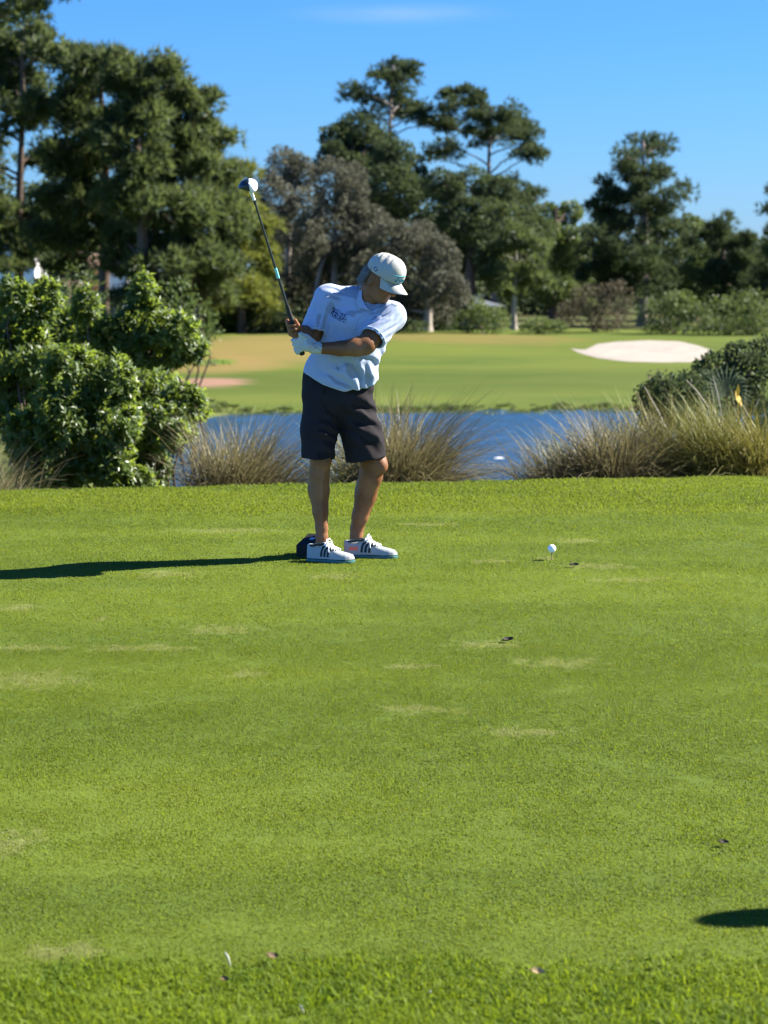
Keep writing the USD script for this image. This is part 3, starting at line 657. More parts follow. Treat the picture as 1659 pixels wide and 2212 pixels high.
# ---- shorts
K = Field([-0.32, -0.28, 0.44], [0.26, 0.40, 1.06], 0.0045)
def leg_part(a, ra, b, rb, c, rc, nrm, pt):
    L_ = Field([-0.32, -0.28, 0.44], [0.26, 0.40, 1.06], 0.0045)
    L_.chain([(a, ra), (b, rb), (c, rc)], 0.03)
    L_.cut(lambda x, y, z: (x - pt[0]) * nrm[0] + (y - pt[1]) * nrm[1] + (z - pt[2]) * nrm[2])
    return L_.F
k1 = leg_part(J(700, 862, 0.02), 0.112, J(690, 925, 0.0), 0.094, J(685, 1012, -0.02), 0.083, unit([0.05, 0, 1]), J(686, 991, -0.02))
k2 = leg_part(J(762, 872, 0.05), 0.112, J(781, 935, 0.06), 0.104, J(795, 1012, 0.08), 0.106, unit([-0.13, 0, 1]), J(790, 993, 0.08))
K.ell(J(729, 852, 0.03), (0.178, 0.135, 0.12), k=0.03); K.cone(J(690, 826, 0.03), J(768, 832, 0.03), 0.085, 0.085, 0.04)
K.cone(J(690, 806, 0.03), J(775, 818, 0.03), 0.070, 0.070, 0.04)
for F_ in (k1, k2):
    k_ = 0.02; h_ = np.maximum(k_ - np.abs(K.F - F_), 0) / k_; K.F = np.minimum(K.F, F_) - h_ * h_ * k_ * 0.25
def kfolds(x, y, z):
    def w(c, r): return np.exp(-((x - c[0]) ** 2 + (y - c[1]) ** 2 + (z - c[2]) ** 2) / (2 * r * r))
    n = meshkit.fbm(np.stack([x * 8, y * 8, z * 8], -1), 3, 9) - 0.5
    d = 0.009 * np.sin(95 * (x * 0.42 + z * 0.90) + 8 * n) * w(J(790, 890, -0.02), 0.075)
    d = d + 0.009 * np.sin(85 * (x * 0.60 + z * 0.80) + 8 * n) * w(J(800, 945, 0.0), 0.07)
    d = d + 0.009 * np.sin(120 * (x * 0.3 + z * 0.95) + 9 * n) * w(J(712, 935, -0.08), 0.05)
    d = d + 0.006 * np.sin(90 * (x * 0.8 + z * 0.5) + 9 * n) * w(J(700, 970, -0.06), 0.06)
    d = d + 0.005 * np.sin(70 * (x * 0.9 - z * 0.4) + 9 * n) * w(J(690, 860, -0.08), 0.08)
    return d + 0.008 * n
K.bend(kfolds)
K.cut(lambda x, y, z: cone_d(x, y, z, J(687, 985, -0.02), J(688, 1050, -0.02), 0.064, 0.066), hi=[1, 1, 0.75])
K.cut(lambda x, y, z: cone_d(x, y, z, J(790, 985, 0.08), J(795, 1050, 0.08), 0.088, 0.09), hi=[1, 1, 0.75])
obj('shorts', K.mesh(0.6), M_shorts, golfer, smooth=True, label='dark charcoal knee length shorts')

# ---- cap and hair
Cp = Field(HC - [0.24, 0.24, 0.14], HC + [0.26, 0.24, 0.22], 0.0036)
Cp.ell(H(-0.003, 0, 0.036), (0.113, 0.090, 0.103), HR, 0.0)
Cp.ell(H(0.040, 0, 0.066), (0.072, 0.074, 0.076), HR, 0.03)
rim = lambda x, y, z: ((x - HC[0]) * Hu[0] + (y - HC[1]) * Hu[1] + (z - HC[2]) * Hu[2]) - 0.020 - 0.10 * ((x - HC[0]) * Hf[0] + (y - HC[1]) * Hf[1] + (z - HC[2]) * Hf[2])
Cp.cut(lambda x, y, z: rim(x, y, z))
def capfold(x, y, z):
    f = (x - HC[0]) * Hf[0] + (y - HC[1]) * Hf[1] + (z - HC[2]) * Hf[2]; r = (x - HC[0]) * Hr[0] + (y - HC[1]) * Hr[1] + (z - HC[2]) * Hr[2]; u = (x - HC[0]) * Hu[0] + (y - HC[1]) * Hu[1] + (z - HC[2]) * Hu[2]
    a_ = np.arctan2(r, f)
    seam = sum(np.exp(-((np.angle(np.exp(1j * (a_ - c_)))) / 0.06) ** 2) for c_ in np.radians([0, 62, 118, 180, -62, -118]))
    n = meshkit.fbm(np.stack([x * 14, y * 14, z * 14], -1), 3, 4) - 0.5
    d = 0.0022 * seam * np.clip((u - 0.0) / 0.02, 0, 1) + 0.006 * n
    return d + 0.004 * np.sin(200 * (f * 0.8 + u * 0.5) + 12 * n) * np.exp(-((f + 0.03) ** 2 + (r - 0.05) ** 2 + (u - 0.115) ** 2) / (2 * 0.035 ** 2))
Cp.bend(capfold)
Cp.cut(lambda x, y, z: ell_d(x, y, z, H(-0.003, 0, 0.028), np.array([0.106, 0.084, 0.092]) * HS, HR))
cap_ = obj('cap', Cp.mesh(0.5), M_cap, golfer, smooth=True, label='off white golf cap pulled low')
# visor: a curved plate with thickness
vv, vf = [], []
na, nr = 33, 9
for lay in (0, 1):
    for i in range(na):
        a_ = math.radians(-68 + 136 * i / (na - 1))
        for j in range(nr):
            t_ = j / (nr - 1); r0 = 0.096; reach = 0.090 * max(0.0, math.cos(a_ * 1.18)) ** 0.6
            f_ = (0.104) * math.cos(a_) + t_ * reach; r_ = 0.083 * math.sin(a_) * (1 + 0.05 * t_)
            u_ = 0.024 + 0.10 * 0.104 * math.cos(a_) - 0.20 * t_ * reach - 6.5 * t_ * r_ * r_ - (0.0035 if lay else 0)
            vv.append(H(f_ - 0.004, r_, u_))
n_ = na * nr
for i in range(na - 1):
    for j in range(nr - 1):
        p = i * nr + j; q = [p, p + nr, p + nr + 1, p + 1]
        vf += [(q[0], q[1], q[2]), (q[0], q[2], q[3]), (q[2] + n_, q[1] + n_, q[0] + n_), (q[3] + n_, q[2] + n_, q[0] + n_)]
edge = [(i * nr + nr - 1) for i in range(na)]
for a_, b_ in zip(edge[:-1], edge[1:]): vf += [(a_, b_, b_ + n_), (a_, b_ + n_, a_ + n_)]
obj('visor', (np.array(vv), np.array(vf)), M_cap, cap_, smooth=40)
def on_cap(f, r, u, off=0.0012):
    p0 = H(0, 0, 0.04); d = unit(H(f, r, u) - p0); t_ = np.arange(0.05, 0.14, 0.0008); v_ = Cp.value(p0 + t_[:, None] * d)
    k_ = np.nonzero(v_ < 0)[0]
    return p0 + d * (t_[k_[-1]] + off) if len(k_) else H(f, r, u)
def cap_line(path, w): return tube(np.array([on_cap(*p) for p in path]), w, 5)
def dense(path, n=14):
    path = np.array(path, float); t = np.linspace(0, 1, len(path)); return [np.array([np.interp(q, t, path[:, i]) for i in range(3)]) for q in np.linspace(0, 1, n)]
script = [[(0.088, 0.052, 0.074), (0.096, 0.030, 0.078), (0.100, 0.0, 0.078), (0.098, -0.022, 0.080)],          # long cross stroke
          [(0.096, 0.030, 0.076), (0.099, 0.026, 0.062), (0.100, 0.030, 0.048), (0.098, 0.040, 0.046)],
          [(0.102, 0.016, 0.066), (0.104, 0.014, 0.052), (0.104, 0.008, 0.048)], [(0.104, 0.006, 0.072), (0.105, 0.003, 0.052), (0.105, -0.004, 0.049)],
          [(0.105, -0.010, 0.064), (0.105, -0.006, 0.052), (0.104, -0.016, 0.050), (0.104, -0.014, 0.062), (0.105, -0.010, 0.064)],
          [(0.094, 0.040, 0.058), (0.101, 0.02, 0.040), (0.104, 0.0, 0.038)]]
obj('cap_lettering', cat_meshes([cap_line(dense(p_), 0.0024) for p_ in script]), M_teal, cap_, label='teal script lettering on the front of the cap')
sq = [(-0.022, 0.088, 0.060), (0.002, 0.090, 0.056), (0.000, 0.090, 0.036), (-0.024, 0.088, 0.040)]
grid = [[on_cap(*(np.array(sq[0]) * (1 - i) * (1 - j) + np.array(sq[1]) * i * (1 - j) + np.array(sq[2]) * i * j + np.array(sq[3]) * (1 - i) * j)) for j in np.linspace(0, 1, 6)] for i in np.linspace(0, 1, 6)]
gq = np.array(grid).reshape(-1, 3); gf = []
for i in range(5):
    for j in range(5): p = i * 6 + j; gf += [(p, p + 6, p + 7), (p, p + 7, p + 1)]
patch_ = obj('side_patch', (gq, np.array(gf)), M_navy, cap_, label='small dark blue square mark on the side of the cap')
obj('patch_mark', cat_meshes([cap_line(dense([(-0.016, 0.09, 0.041), (-0.013, 0.09, 0.056), (-0.007, 0.09, 0.054), (-0.013, 0.09, 0.048)], 8), 0.0011), cap_line(dense([(-0.005, 0.09, 0.052), (-0.008, 0.09, 0.040)], 6), 0.0010)]), M_white, cap_)
# hair: strands at the back and over the ear, from under the cap
hs = np.random.default_rng(21); hv = []
for i in range(700):
    a_ = math.radians(hs.uniform(112, 248)); zz = hs.uniform(-0.068, 0.025)
    base = np.array([-0.006 + 0.094 * math.cos(a_), 0.076 * math.sin(a_), zz]); ou = np.array([math.cos(a_), math.sin(a_), 0])
    tip_ = base + ou * hs.uniform(0.004, 0.018) + np.array([hs.normal(-0.006, 0.008), hs.normal(0, 0.006), -hs.uniform(0.016, 0.046)])
    mid_ = (base + tip_) / 2 + ou * 0.006
    P_ = [H(*base), H(*mid_), H(*tip_)]; hv.append(tube(P_, [0.0022, 0.0020, 0.0006], 4, cap=False))
obj('hair', cat_meshes(hv), M_hair, golfer, label='grey hair showing under the back of the cap')
for s_ in (1, -1): obj('eyebrow', tube([H(0.099, 0.013 * s_, 0.022), H(0.094, 0.030 * s_, 0.027), H(0.080, 0.047 * s_, 0.022)], [0.003, 0.0035, 0.002], 5), M_hair, golfer)
for s_ in (1, -1):
    e_ = obj('eye', (lambda b_: (np.array(b_.vertices) * 0.0105 + H(0.0835, 0.031 * s_, -0.001), np.array(b_.faces)))(trimesh.creation.icosphere(2)), M_white, golfer, smooth=True)
    obj('iris', (lambda b_: (np.array(b_.vertices) * 0.0048 + H(0.0915, 0.031 * s_, -0.003), np.array(b_.faces)))(trimesh.creation.icosphere(1)), M_stripe, e_, smooth=True)

# ---- shoes
def shoe(heel, yaw, mark_side, label, length=0.288):
    """A laced low shoe: heel at `heel`, toe towards yaw (0 = to the right of the picture)."""
    d = np.array([math.cos(yaw), math.sin(yaw), 0.0]); s = np.array([math.sin(yaw), -math.cos(yaw), 0.0])    # s: the side towards the viewer
    def half(t): return np.interp(t, [0, .04, .12, .25, .45, .62, .75, .86, .94, .985, 1], [.016, .027, .034, .036, .037, .045, .048, .044, .034, .020, .006])
    def top(t): return np.interp(t, [0, .05, .15, .28, .36, .45, .58, .72, .86, .95, 1], [.084, .089, .085, .084, .096, .087, .069, .054, .046, .039, .024])
    def skew(t): return 0.010 * math.sin(t * 3.0) * mark_side
    def P(t, a, off=0.0):
        """a: 0 at the viewer-side welt, pi at the far welt, over the top."""
        hw, tp = half(t) + off, top(t) + off; ca, sa = math.cos(a), math.sin(a)
        x = hw * (abs(ca) ** 0.62) * np.sign(ca); z = 0.016 + (tp - 0.016) * (abs(sa) ** 0.60)
        x *= 1 - 0.20 * (z - 0.016) / max(tp - 0.016, 1e-6) * (1 if t < 0.5 else 0.6)
        return heel + d * (t * length) + s * (x + skew(t)) + np.array([0, 0, z])
    root = UsdGeom.Xform.Define(stage, str(golfer.GetPath()) + '/' + numbered('shoe', str(golfer.GetPath()))).GetPrim()
    if label: root.SetCustomDataByKey('label', label)
    nt, naa = 44, 25
    ts = 1 - (1 - np.linspace(0, 1, nt)) ** 1.25
    V_ = np.array([P(t, a_) for t in ts for a_ in np.linspace(0, np.pi, naa)]); F_ = []
    for i in range(nt - 1):
        for k in range(naa - 1): p = i * naa + k; F_ += [(p, p + naa, p + naa + 1), (p, p + naa + 1, p + 1)]
    for k in range(1, naa - 1): F_.append((0, k, k + 1)); F_.append(((nt - 1) * naa, (nt - 1) * naa + k + 1, (nt - 1) * naa + k))
    obj('upper', (V_, np.array(F_)), M_shoe, root, smooth=45)
    # sole: outline with a bevelled welt
    sv, sf = [], []
    prof_ = [(-0.003, 0.0), (0.0025, 0.003), (0.0035, 0.011), (0.001, 0.0165), (-0.006, 0.0165)]
    loop = [(t, 1) for t in ts] + [(t, -1) for t in ts[::-1]]
    for t, sg_ in loop:
        for o_, z_ in prof_: sv.append(heel + d * (t * length + (0.003 if t > 0.5 else -0.003) * (1 if t in (ts[0], ts[-1]) else 0)) + s * (sg_ * (half(t) + o_) + skew(t)) + np.array([0, 0, z_ - 0.004]))
    n_ = len(prof_); L_ = len(loop)
    for i in range(L_):
        for k in range(n_ - 1): a0, b0 = i * n_ + k, ((i + 1) % L_) * n_ + k; sf += [(a0, b0, b0 + 1), (a0, b0 + 1, a0 + 1)]
    for i in range(nt - 1): a0, b0, c0, e0 = i * n_, (i + 1) * n_, (L_ - 2 - i) * n_, (L_ - 1 - i) * n_; sf += [(a0, e0, c0), (a0, c0, b0)]
    obj('sole', (np.array(sv), np.array(sf)), M_sole, root, smooth=40)
    def patch(t0, t1, a0, a1, off, lean=0.0, n=10, m_=10):
        U, W = np.linspace(0, 1, n), np.linspace(0, 1, m_)
        v_ = np.array([P(t0 + (t1 - t0) * u + lean * w * w, a0 + (a1 - a0) * w, off) for u in U for w in W]); f_ = []
        for i in range(n - 1):
            for k in range(m_ - 1): p = i * m_ + k; f_ += [(p, p + m_, p + m_ + 1), (p, p + m_ + 1, p + 1)]
        return v_, np.array(f_)
    for side in (0, 1):
        for q in range(3):
            t0 = 0.32 + 0.072 * q; a0, a1 = (0.04, 1.02) if side == 0 else (np.pi - 0.04, np.pi - 1.02)
            obj('stripe', patch(t0, t0 + 0.044, a0, a1, 0.0016, 0.10), M_stripe, root)
    obj('heel_print', patch(0.16, 0.28, 0.10, 0.28, 0.0014, 0.04) if mark_side > 0 else patch(0.10, 0.27, 0.14, 0.42, 0.0014, 0.02), M_coral if mark_side < 0 else M_shoe, root)
    obj('tongue', patch(0.33, 0.66, np.pi / 2 - 0.42, np.pi / 2 + 0.42, 0.004), M_shoe, root, smooth=40)
    lc = []
    for q in range(5):
        t = 0.40 + 0.055 * q
        lc.append(tube([P(t, a_, 0.006) for a_ in np.linspace(np.pi / 2 - 0.75, np.pi / 2 + 0.75, 9)], 0.0028, 6))
        lc.append(tube([P(t + 0.055 * w, np.pi / 2 - 0.7 + 1.4 * w, 0.0075) for w in np.linspace(0, 1, 9)], 0.0026, 6))
    b0 = P(0.41, np.pi / 2, 0.010)
    for sg_ in (1, -1):
        lc.append(tube([b0, b0 + s * 0.022 * sg_ + [0, 0, 0.016] + d * 0.010, b0 + s * 0.044 * sg_ + [0, 0, 0.000] + d * 0.016, b0 + s * 0.040 * sg_ + [0, 0, -0.022] + d * 0.010, b0 + s * 0.02 * sg_ + [0, 0, -0.006], b0], 0.0028, 6))
        lc.append(tube([b0, b0 + s * 0.028 * sg_ + d * 0.02 + [0, 0, -0.002], b0 + s * 0.043 * sg_ + d * 0.026 + [0, 0, -0.026], b0 + s * 0.051 * sg_ + d * 0.030 + [0, 0, -0.048]], 0.0028, 6))
    obj('lace', cat_meshes(lc), M_white, root)
    ang = np.linspace(0, 2 * np.pi, 30)
    obj('ankle_lining', tube([heel + d * (0.062 + 0.046 * math.cos(a_)) + s * (0.029 * math.sin(a_) + skew(.2)) + np.array([0, 0, 0.087 + 0.007 * math.cos(a_)]) for a_ in ang], 0.0065, 6, cap=False), M_stripe, root, smooth=True)
def foot_on(px, py):
    p = tee_at(px, py) - G0; p[2] += 0.001; return p
shoe(foot_on(665, 1211), math.radians(-16), 1, 'white laced golf shoe of the foot nearer the viewer', 0.250)
shoe(foot_on(744, 1203), math.radians(-9), -1, 'white laced golf shoe of the leading foot, with a coral mark', 0.278)
# ---------------------------------------------------------------- the club, held by the golfer
M_shaft = simple_mat('graphite_shaft', (0.02, 0.022, 0.024), 0.25, 0.1, 20.0, 0.6)
M_grip = simple_mat('rubber_grip', (0.02, 0.022, 0.022), 0.7, 0.2, 80.0, 0.3, 0.3, 300.0)
M_headblack = simple_mat('club_crown', (0.010, 0.014, 0.022), 0.18, 0.1, 20.0, 0.6)
M_headwhite = simple_mat('club_face', (0.72, 0.73, 0.74), 0.35, 0.06, 30.0, 0.5)
M_band = simple_mat('shaft_band', (0.20, 0.55, 0.55), 0.4, 0.1, 30.0, 0.5)
club = thing('golf_club', 'driver raised over the shoulder, held in the golfer\'s gloved and bare hands', 'golf club', G0)
Lc = np.linalg.norm(club_tip - grip_end)
def cp(t): return grip_end + gd * t
obj('grip', tube([cp(-0.004), cp(0.0), cp(0.02), cp(0.27)], [0.010, 0.0142, 0.0145, 0.0098], 14), M_grip, club, smooth=40)
obj('shaft', tube([cp(0.272), cp(0.45), cp(Lc - 0.03)], [0.0074, 0.0066, 0.0048], 12), M_shaft, club, smooth=40)
obj('shaft_band', tube([cp(0.415), cp(0.47)], [0.0079, 0.0076], 12), M_band, club, smooth=40)
obj('ferrule', tube([cp(Lc - 0.05), cp(Lc - 0.03)], [0.0060, 0.0070], 12), M_headblack, club, smooth=40)
hd = Field(club_tip - [0.12, 0.12, 0.10], club_tip + [0.12, 0.12, 0.14], 0.0025)
hc = J(537, 402, -0.52)
R0 = np.stack([unit([1, -0.35, 0.12]), unit([0.35, 1, 0.1]), unit(np.cross(unit([1, -0.35, 0.12]), unit([0.35, 1, 0.1])))], 1)
R0[:, 1] = np.cross(R0[:, 2], R0[:, 0])
hd.ell(hc, (0.046, 0.055, 0.037), R0, 0.0)
hd.ell(hc + R0[:, 0] * -0.014 + R0[:, 2] * -0.012, (0.036, 0.046, 0.022), R0, 0.02)
hd.cut(lambda x, y, z: 0.034 - ((x - hc[0]) * R0[0, 0] + (y - hc[1]) * R0[1, 0] + (z - hc[2]) * R0[2, 0]))
hd.cut(lambda x, y, z: ((z - hc[2]) + 0.30 * (x - hc[0])) + 0.026)
full = hd.keep()
split = lambda x, y, z: (x - hc[0]) - 0.004 + 0.12 * (z - hc[2])
hd.cut(lambda x, y, z: -split(x, y, z)); obj('crown', hd.mesh(0.4), M_headblack, club, smooth=35, label='dark glossy crown of the club head')
hd.F = full.copy(); hd.cut(lambda x, y, z: split(x, y, z) - 0.0006); obj('face', hd.mesh(0.4), M_headwhite, club, smooth=35, label='pale face of the club head')
obj('hosel', tube([cp(Lc - 0.030), cp(Lc - 0.004), hc + [0.004, 0, -0.010]], [0.0075, 0.0082, 0.0110], 12), M_headwhite, club, smooth=40)

# ---------------------------------------------------------------- ball on its tee, tee marker, litter
bp = tee_at(1192, 1210)
M_ball = simple_mat('ball_cover', (0.86, 0.87, 0.85), 0.35, 0.02, 20.0, 0.5)
ball = trimesh.creation.icosphere(4); bv = np.array(ball.vertices)
fib = np.arange(330) + 0.5; ph = np.arccos(1 - 2 * fib / 330); tt = np.pi * (1 + 5 ** .5) * fib
dm = np.stack([np.cos(tt) * np.sin(ph), np.sin(tt) * np.sin(ph), np.cos(ph)], -1)
near = np.max(bv @ dm.T, axis=1); bv = bv * (1 - 0.016 * np.clip((near - 0.9972) / 0.0028, 0, 1))[:, None]
b_ = obj('golf_ball', (bv * 0.02135 + np.array([bp[0], bp[1], bp[2] + 0.060]), np.array(ball.faces)), M_ball, smooth=True)
tag(b_, 'white golf ball resting on a wooden peg in the turf', 'golf ball')
M_peg = simple_mat('peg_wood', (0.30, 0.20, 0.09), 0.6, 0.15, 60.0, 0.3)
pg = trimesh.creation.revolve(np.array([(0, -0.02), (0.0012, -0.01), (0.0024, 0.0), (0.0026, 0.026), (0.0034, 0.032), (0.0064, 0.0385), (0.0066, 0.0400), (0.0058, 0.0400), (0.0040, 0.0382), (0, 0.0378)]), sections=18)
t_ = obj('golf_tee', (np.array(pg.vertices) + bp, np.array(pg.faces)), M_peg, smooth=40); tag(t_, 'wooden peg pushed into the turf under the ball', 'golf tee')

# tee marker: a dark block with a sloping top and a white round emblem
mk = tee_at(668, 1203.5); w2, d2, h0, h1 = 0.055, 0.075, 0.058, 0.104
yawm = math.radians(-24); Rm = np.array([[math.cos(yawm), -math.sin(yawm), 0], [math.sin(yawm), math.cos(yawm), 0], [0, 0, 1]])
def mkp(x, y, z): return Rm @ np.array([x, y, z])
marker = thing('tee_marker', 'black block tee marker with a white round emblem behind the golfer\'s heel', 'tee marker', mk + [0.012, 0.07, 0.0])
prism = []
import manifold3d
corn = [mkp(x, y, z) for x, y, z in [(-w2, -d2, .0), (w2, -d2, .0), (w2, d2, .0), (-w2, d2, .0), (-w2, -d2, h0), (w2, -d2, h0), (w2, d2, h1), (-w2, d2, h1)]]
sph = manifold3d.Manifold.sphere(0.004, 12); hull = manifold3d.Manifold.batch_hull([sph.translate([float(q) for q in (c_ * 0.95 + np.array([0, 0, .003]))]) for c_ in corn])
obj('block', hull, M_black, marker, smooth=30)
nm = unit(np.cross(mkp(1, 0, 0), mkp(0, 2 * d2, h1 - h0))); ec = mkp(-0.004, 0.012, h0 + (h1 - h0) * (0.012 + d2) / (2 * d2)) + nm * 0.0012
def disc(c, n, r, th):
    m_ = trimesh.creation.cylinder(r, th, sections=36); A = trimesh.geometry.align_vectors([0, 0, 1], n); m_.apply_transform(A); return np.array(m_.vertices) + c, np.array(m_.faces)
em = obj('emblem', disc(ec, nm, 0.036, 0.003), M_white, marker, label='white round emblem on the sloping top')
M_pale = simple_mat('emblem_print', (0.42, 0.47, 0.66), 0.5, 0.1, 40.0, 0.3)
obj('emblem_print', disc(ec + nm * 0.0018, nm, 0.014, 0.0012), M_pale, em)

def dry_leaf(px, py, size, mat, label, yaw, tilt, lift=0.012):
    c = tee_at(px, py); n_ = 9; v_ = []
    for i in range(n_):
        t = i / (n_ - 1); w_ = size * 0.30 * math.sin(math.pi * t ** 0.8) ** 0.8 + 0.0006
        for k in (-1, -0.5, 0, 0.5, 1):
            v_.append([size * (t - 0.5), w_ * k, size * (0.18 * abs(k) ** 1.5 + 0.25 * (t - 0.5) ** 2)])
    v_ = np.array(v_); v_ = np.vstack([v_, v_ - [0, 0, 0.0008]]); f_ = []; N = n_ * 5
    for i in range(n_ - 1):
        for k in range(4): p = i * 5 + k; f_ += [(p, p + 5, p + 6), (p, p + 6, p + 1), (p + N + 6, p + N + 5, p + N), (p + N + 1, p + N + 6, p + N)]
    R = trimesh.transformations.euler_matrix(tilt[0], tilt[1], yaw)[:3, :3]
    root = thing('fallen_leaf', label, 'leaf', c + [0, 0, lift])
    obj('blade', (v_ @ R.T, np.array(f_)), mat, root, smooth=True)
    obj('stalk', tube(np.array([[-size * .5, 0, size * .06], [-size * .62, size * .03, size * .09], [-size * .72, size * .02, size * .13]]) @ R.T, 0.0009, 5), mat, root)
M_dead = simple_mat('dead_leaf', (0.045, 0.040, 0.025), 0.8, 0.3, 60.0, 0.2); M_tan = simple_mat('tan_leaf', (0.30, 0.235, 0.12), 0.8, 0.25, 60.0, 0.2)
M_brown = simple_mat('brown_leaf', (0.12, 0.085, 0.045), 0.8, 0.25, 60.0, 0.2)
dry_leaf(1562, 1829, 0.028, M_dead, 'small dark curled leaf on the turf above the shadow at the right edge', 0.2, (0.5, 0.1))
dry_leaf(1097, 1388, 0.048, M_dead, 'dark curled leaf on the turf midway between the ball and the viewer', 0.3, (0.3, -0.1), 0.009)
dry_leaf(1240, 1226, 0.045, M_dead, 'dark scrap of leaf on the turf just right of the ball', 0.1, (0.3, 0.0))
dry_leaf(1162, 2124, 0.032, M_tan, 'pale tan leaf lying in the long grass nearest the viewer', -0.2, (0.4, 0.1), 0.026)
dry_leaf(588, 2086, 0.030, M_brown, 'brown crumpled leaf at the edge of the long grass', 0.4, (0.6, 0.2), 0.022)
dry_leaf(487, 2138, 0.022, M_brown, 'small brown leaf half sunk in the long grass', -0.5, (0.4, 0.1), 0.024)
M_paleblade = simple_mat('bleached_blade', (0.36, 0.37, 0.27), 0.7, 0.1, 40.0, 0.3)
for px, py, h_, lean, lb in ((497, 2090, 0.040, -0.35, 'bleached white grass blade standing at the edge of the long grass'), (927, 2152, 0.014, 0.3, 'short bleached blade in the long grass below the middle'), (655, 2190, 0.022, -0.4, 'bleached blade at the bottom edge of the picture')):
    c = tee_at(px, py); w_ = 0.0032
    pp = [c + np.array([lean * h_ * q * q, 0.1 * h_ * q, h_ * q * 0.95]) for q in np.linspace(0, 1, 6)]
    b0 = tube(pp, [w_ * 0.5, w_ * .6, w_ * .75, w_, w_ * .8, 0.0003], 5); tag(obj('bleached_blade', b0, M_paleblade, smooth=True), lb, 'grass blade')

# a second person stands just outside the picture on the right; only the shadow reaches in
tip = tee_at(1556, 1989); reach = 1.66 / math.tan(SUN_EL); ps_ = tip + np.array([math.cos(SUN_AZ), math.sin(SUN_AZ), 0]) * (reach - 0.02); ps_[2] = tee_z(ps_[1])
by = thing('bystander', 'person standing just past the right edge whose head shadow falls on the near turf', 'person', ps_)
W = Field([-0.4, -0.3, -0.02], [0.4, 0.3, 1.75], 0.012)
for s_ in (-1, 1):
    W.chain([([.02, .10 * s_, .86], .085), ([.03, .10 * s_, .48], .058), ([0, .10 * s_, .30], .054), ([-.02, .10 * s_, .08], .036)], .03); W.cone([-.04, .10 * s_, .035], [.14, .12 * s_, .03], .036, .03, .02)
    W.chain([([0, .19 * s_, 1.36], .055), ([-.03, .25 * s_, 1.09], .042), ([.03, .27 * s_, .86], .030), ([.06, .26 * s_, .77], .032)], .03)
W.ell([0, 0, 1.20], (.115, .175, .24), k=.05); W.ell([0, 0, .92], (.12, .165, .14), k=.06); W.cone([0, 0, 1.38], [.01, 0, 1.48], .07, .055, .04); W.ell([.015, 0, 1.565], (.098, .076, .115), k=.03); W.cone([.10, 0, 1.55], [.118, 0, 1.53], .012, .014, .015)
obj('body', W.mesh(0.5), M_skin, by, smooth=True)
W2 = Field([-0.4, -0.35, 0.4], [0.4, 0.35, 1.75], 0.012)
W2.ell([0, 0, 1.20], (.13, .19, .25), k=.05); W2.ell([0, 0, .96], (.135, .18, .14), k=.06)
for s_ in (-1, 1): W2.chain([([0, .19 * s_, 1.36], .072), ([-.025, .24 * s_, 1.14], .062)], .03)
W2.cut(lambda x, y, z: z - 0.86); obj('shirt', W2.mesh(0.5), M_trim, by, smooth=True)
W2.F[:] = .08
for s_ in (-1, 1): W2.chain([([.02, .09 * s_, .86], .11), ([.03, .10 * s_, .46], .085)], .03)
W2.cut(lambda x, y, z: z - 0.50); W2.ell([0, 0, .90], (.128, .172, .10), k=.04); obj('shorts', W2.mesh(0.5), M_shorts, by, smooth=True)
# ---------------------------------------------------------------- trees and shrubs
M_bark = simple_mat('pine_bark', (0.085, 0.060, 0.045), 0.9, 0.35, 2.0, 0.15, 0.6, 12.0)
M_pale = simple_mat('pale_bark', (0.30, 0.26, 0.22), 0.9, 0.25, 2.0, 0.15, 0.5, 12.0)
M_greybark = simple_mat('grey_bark', (0.19, 0.16, 0.14), 0.9, 0.3, 2.0, 0.15, 0.5, 12.0)
M_pine = leaf_mat('pine_needles', (0.036, 0.060, 0.024), (0.135, 0.165, 0.046), 0.55, 0.40)
M_pine_lit = leaf_mat('young_pine_needles', (0.095, 0.120, 0.020), (0.230, 0.245, 0.042), 0.55, 0.32)
M_oak = leaf_mat('dark_oak_leaves', (0.036, 0.058, 0.026), (0.105, 0.135, 0.046), 0.65, 0.25, 0.15)
M_green = leaf_mat('green_leaves', (0.060, 0.095, 0.026), (0.160, 0.200, 0.048), 0.5, 0.28)
M_moss = leaf_mat('grey_moss_foliage', (0.070, 0.072, 0.045), (0.150, 0.148, 0.098), 0.8, 0.22)
M_brush = leaf_mat('brown_brush', (0.065, 0.058, 0.034), (0.14, 0.115, 0.065), 0.8, 0.2)
def blob(px, py, rx, ry, D):
    s = D / F_PX
    return at(px, py, D), np.array([rx * s, 0.75 * max(rx, ry * 0.8) * s, ry * s])
def in_blobs(blobs, per, shell=0.45, gap=None, seed=0, gapf=0.55):
    """Random places in the crown, denser towards its skin, with holes where a slow noise is low."""
    g = np.random.default_rng(seed); P, N = [], []
    for c, r in blobs:
        n = int(per * (r[0] * r[2] + 0.35 * r[1] * (r[0] + r[2])))
        d = g.normal(size=(n, 3)); d /= np.linalg.norm(d, axis=1, keepdims=True)
        rad = shell + (1 - shell) * g.random(n) ** 0.6
        wob = 1 + 0.55 * (meshkit.noise((c + d * r) * 0.9 + seed, seed) - 0.5) + 0.35 * (meshkit.noise((c + d * r) * 2.6, seed + 1) - 0.5)
        P.append(c + d * r * (rad * wob)[:, None]); N.append(d)
    P, N = np.vstack(P), np.vstack(N)
    if gap:
        k = meshkit.fbm(P * gapf + seed * 3.7, 3, seed) > gap
        P, N = P[k], N[k]
    return P, N
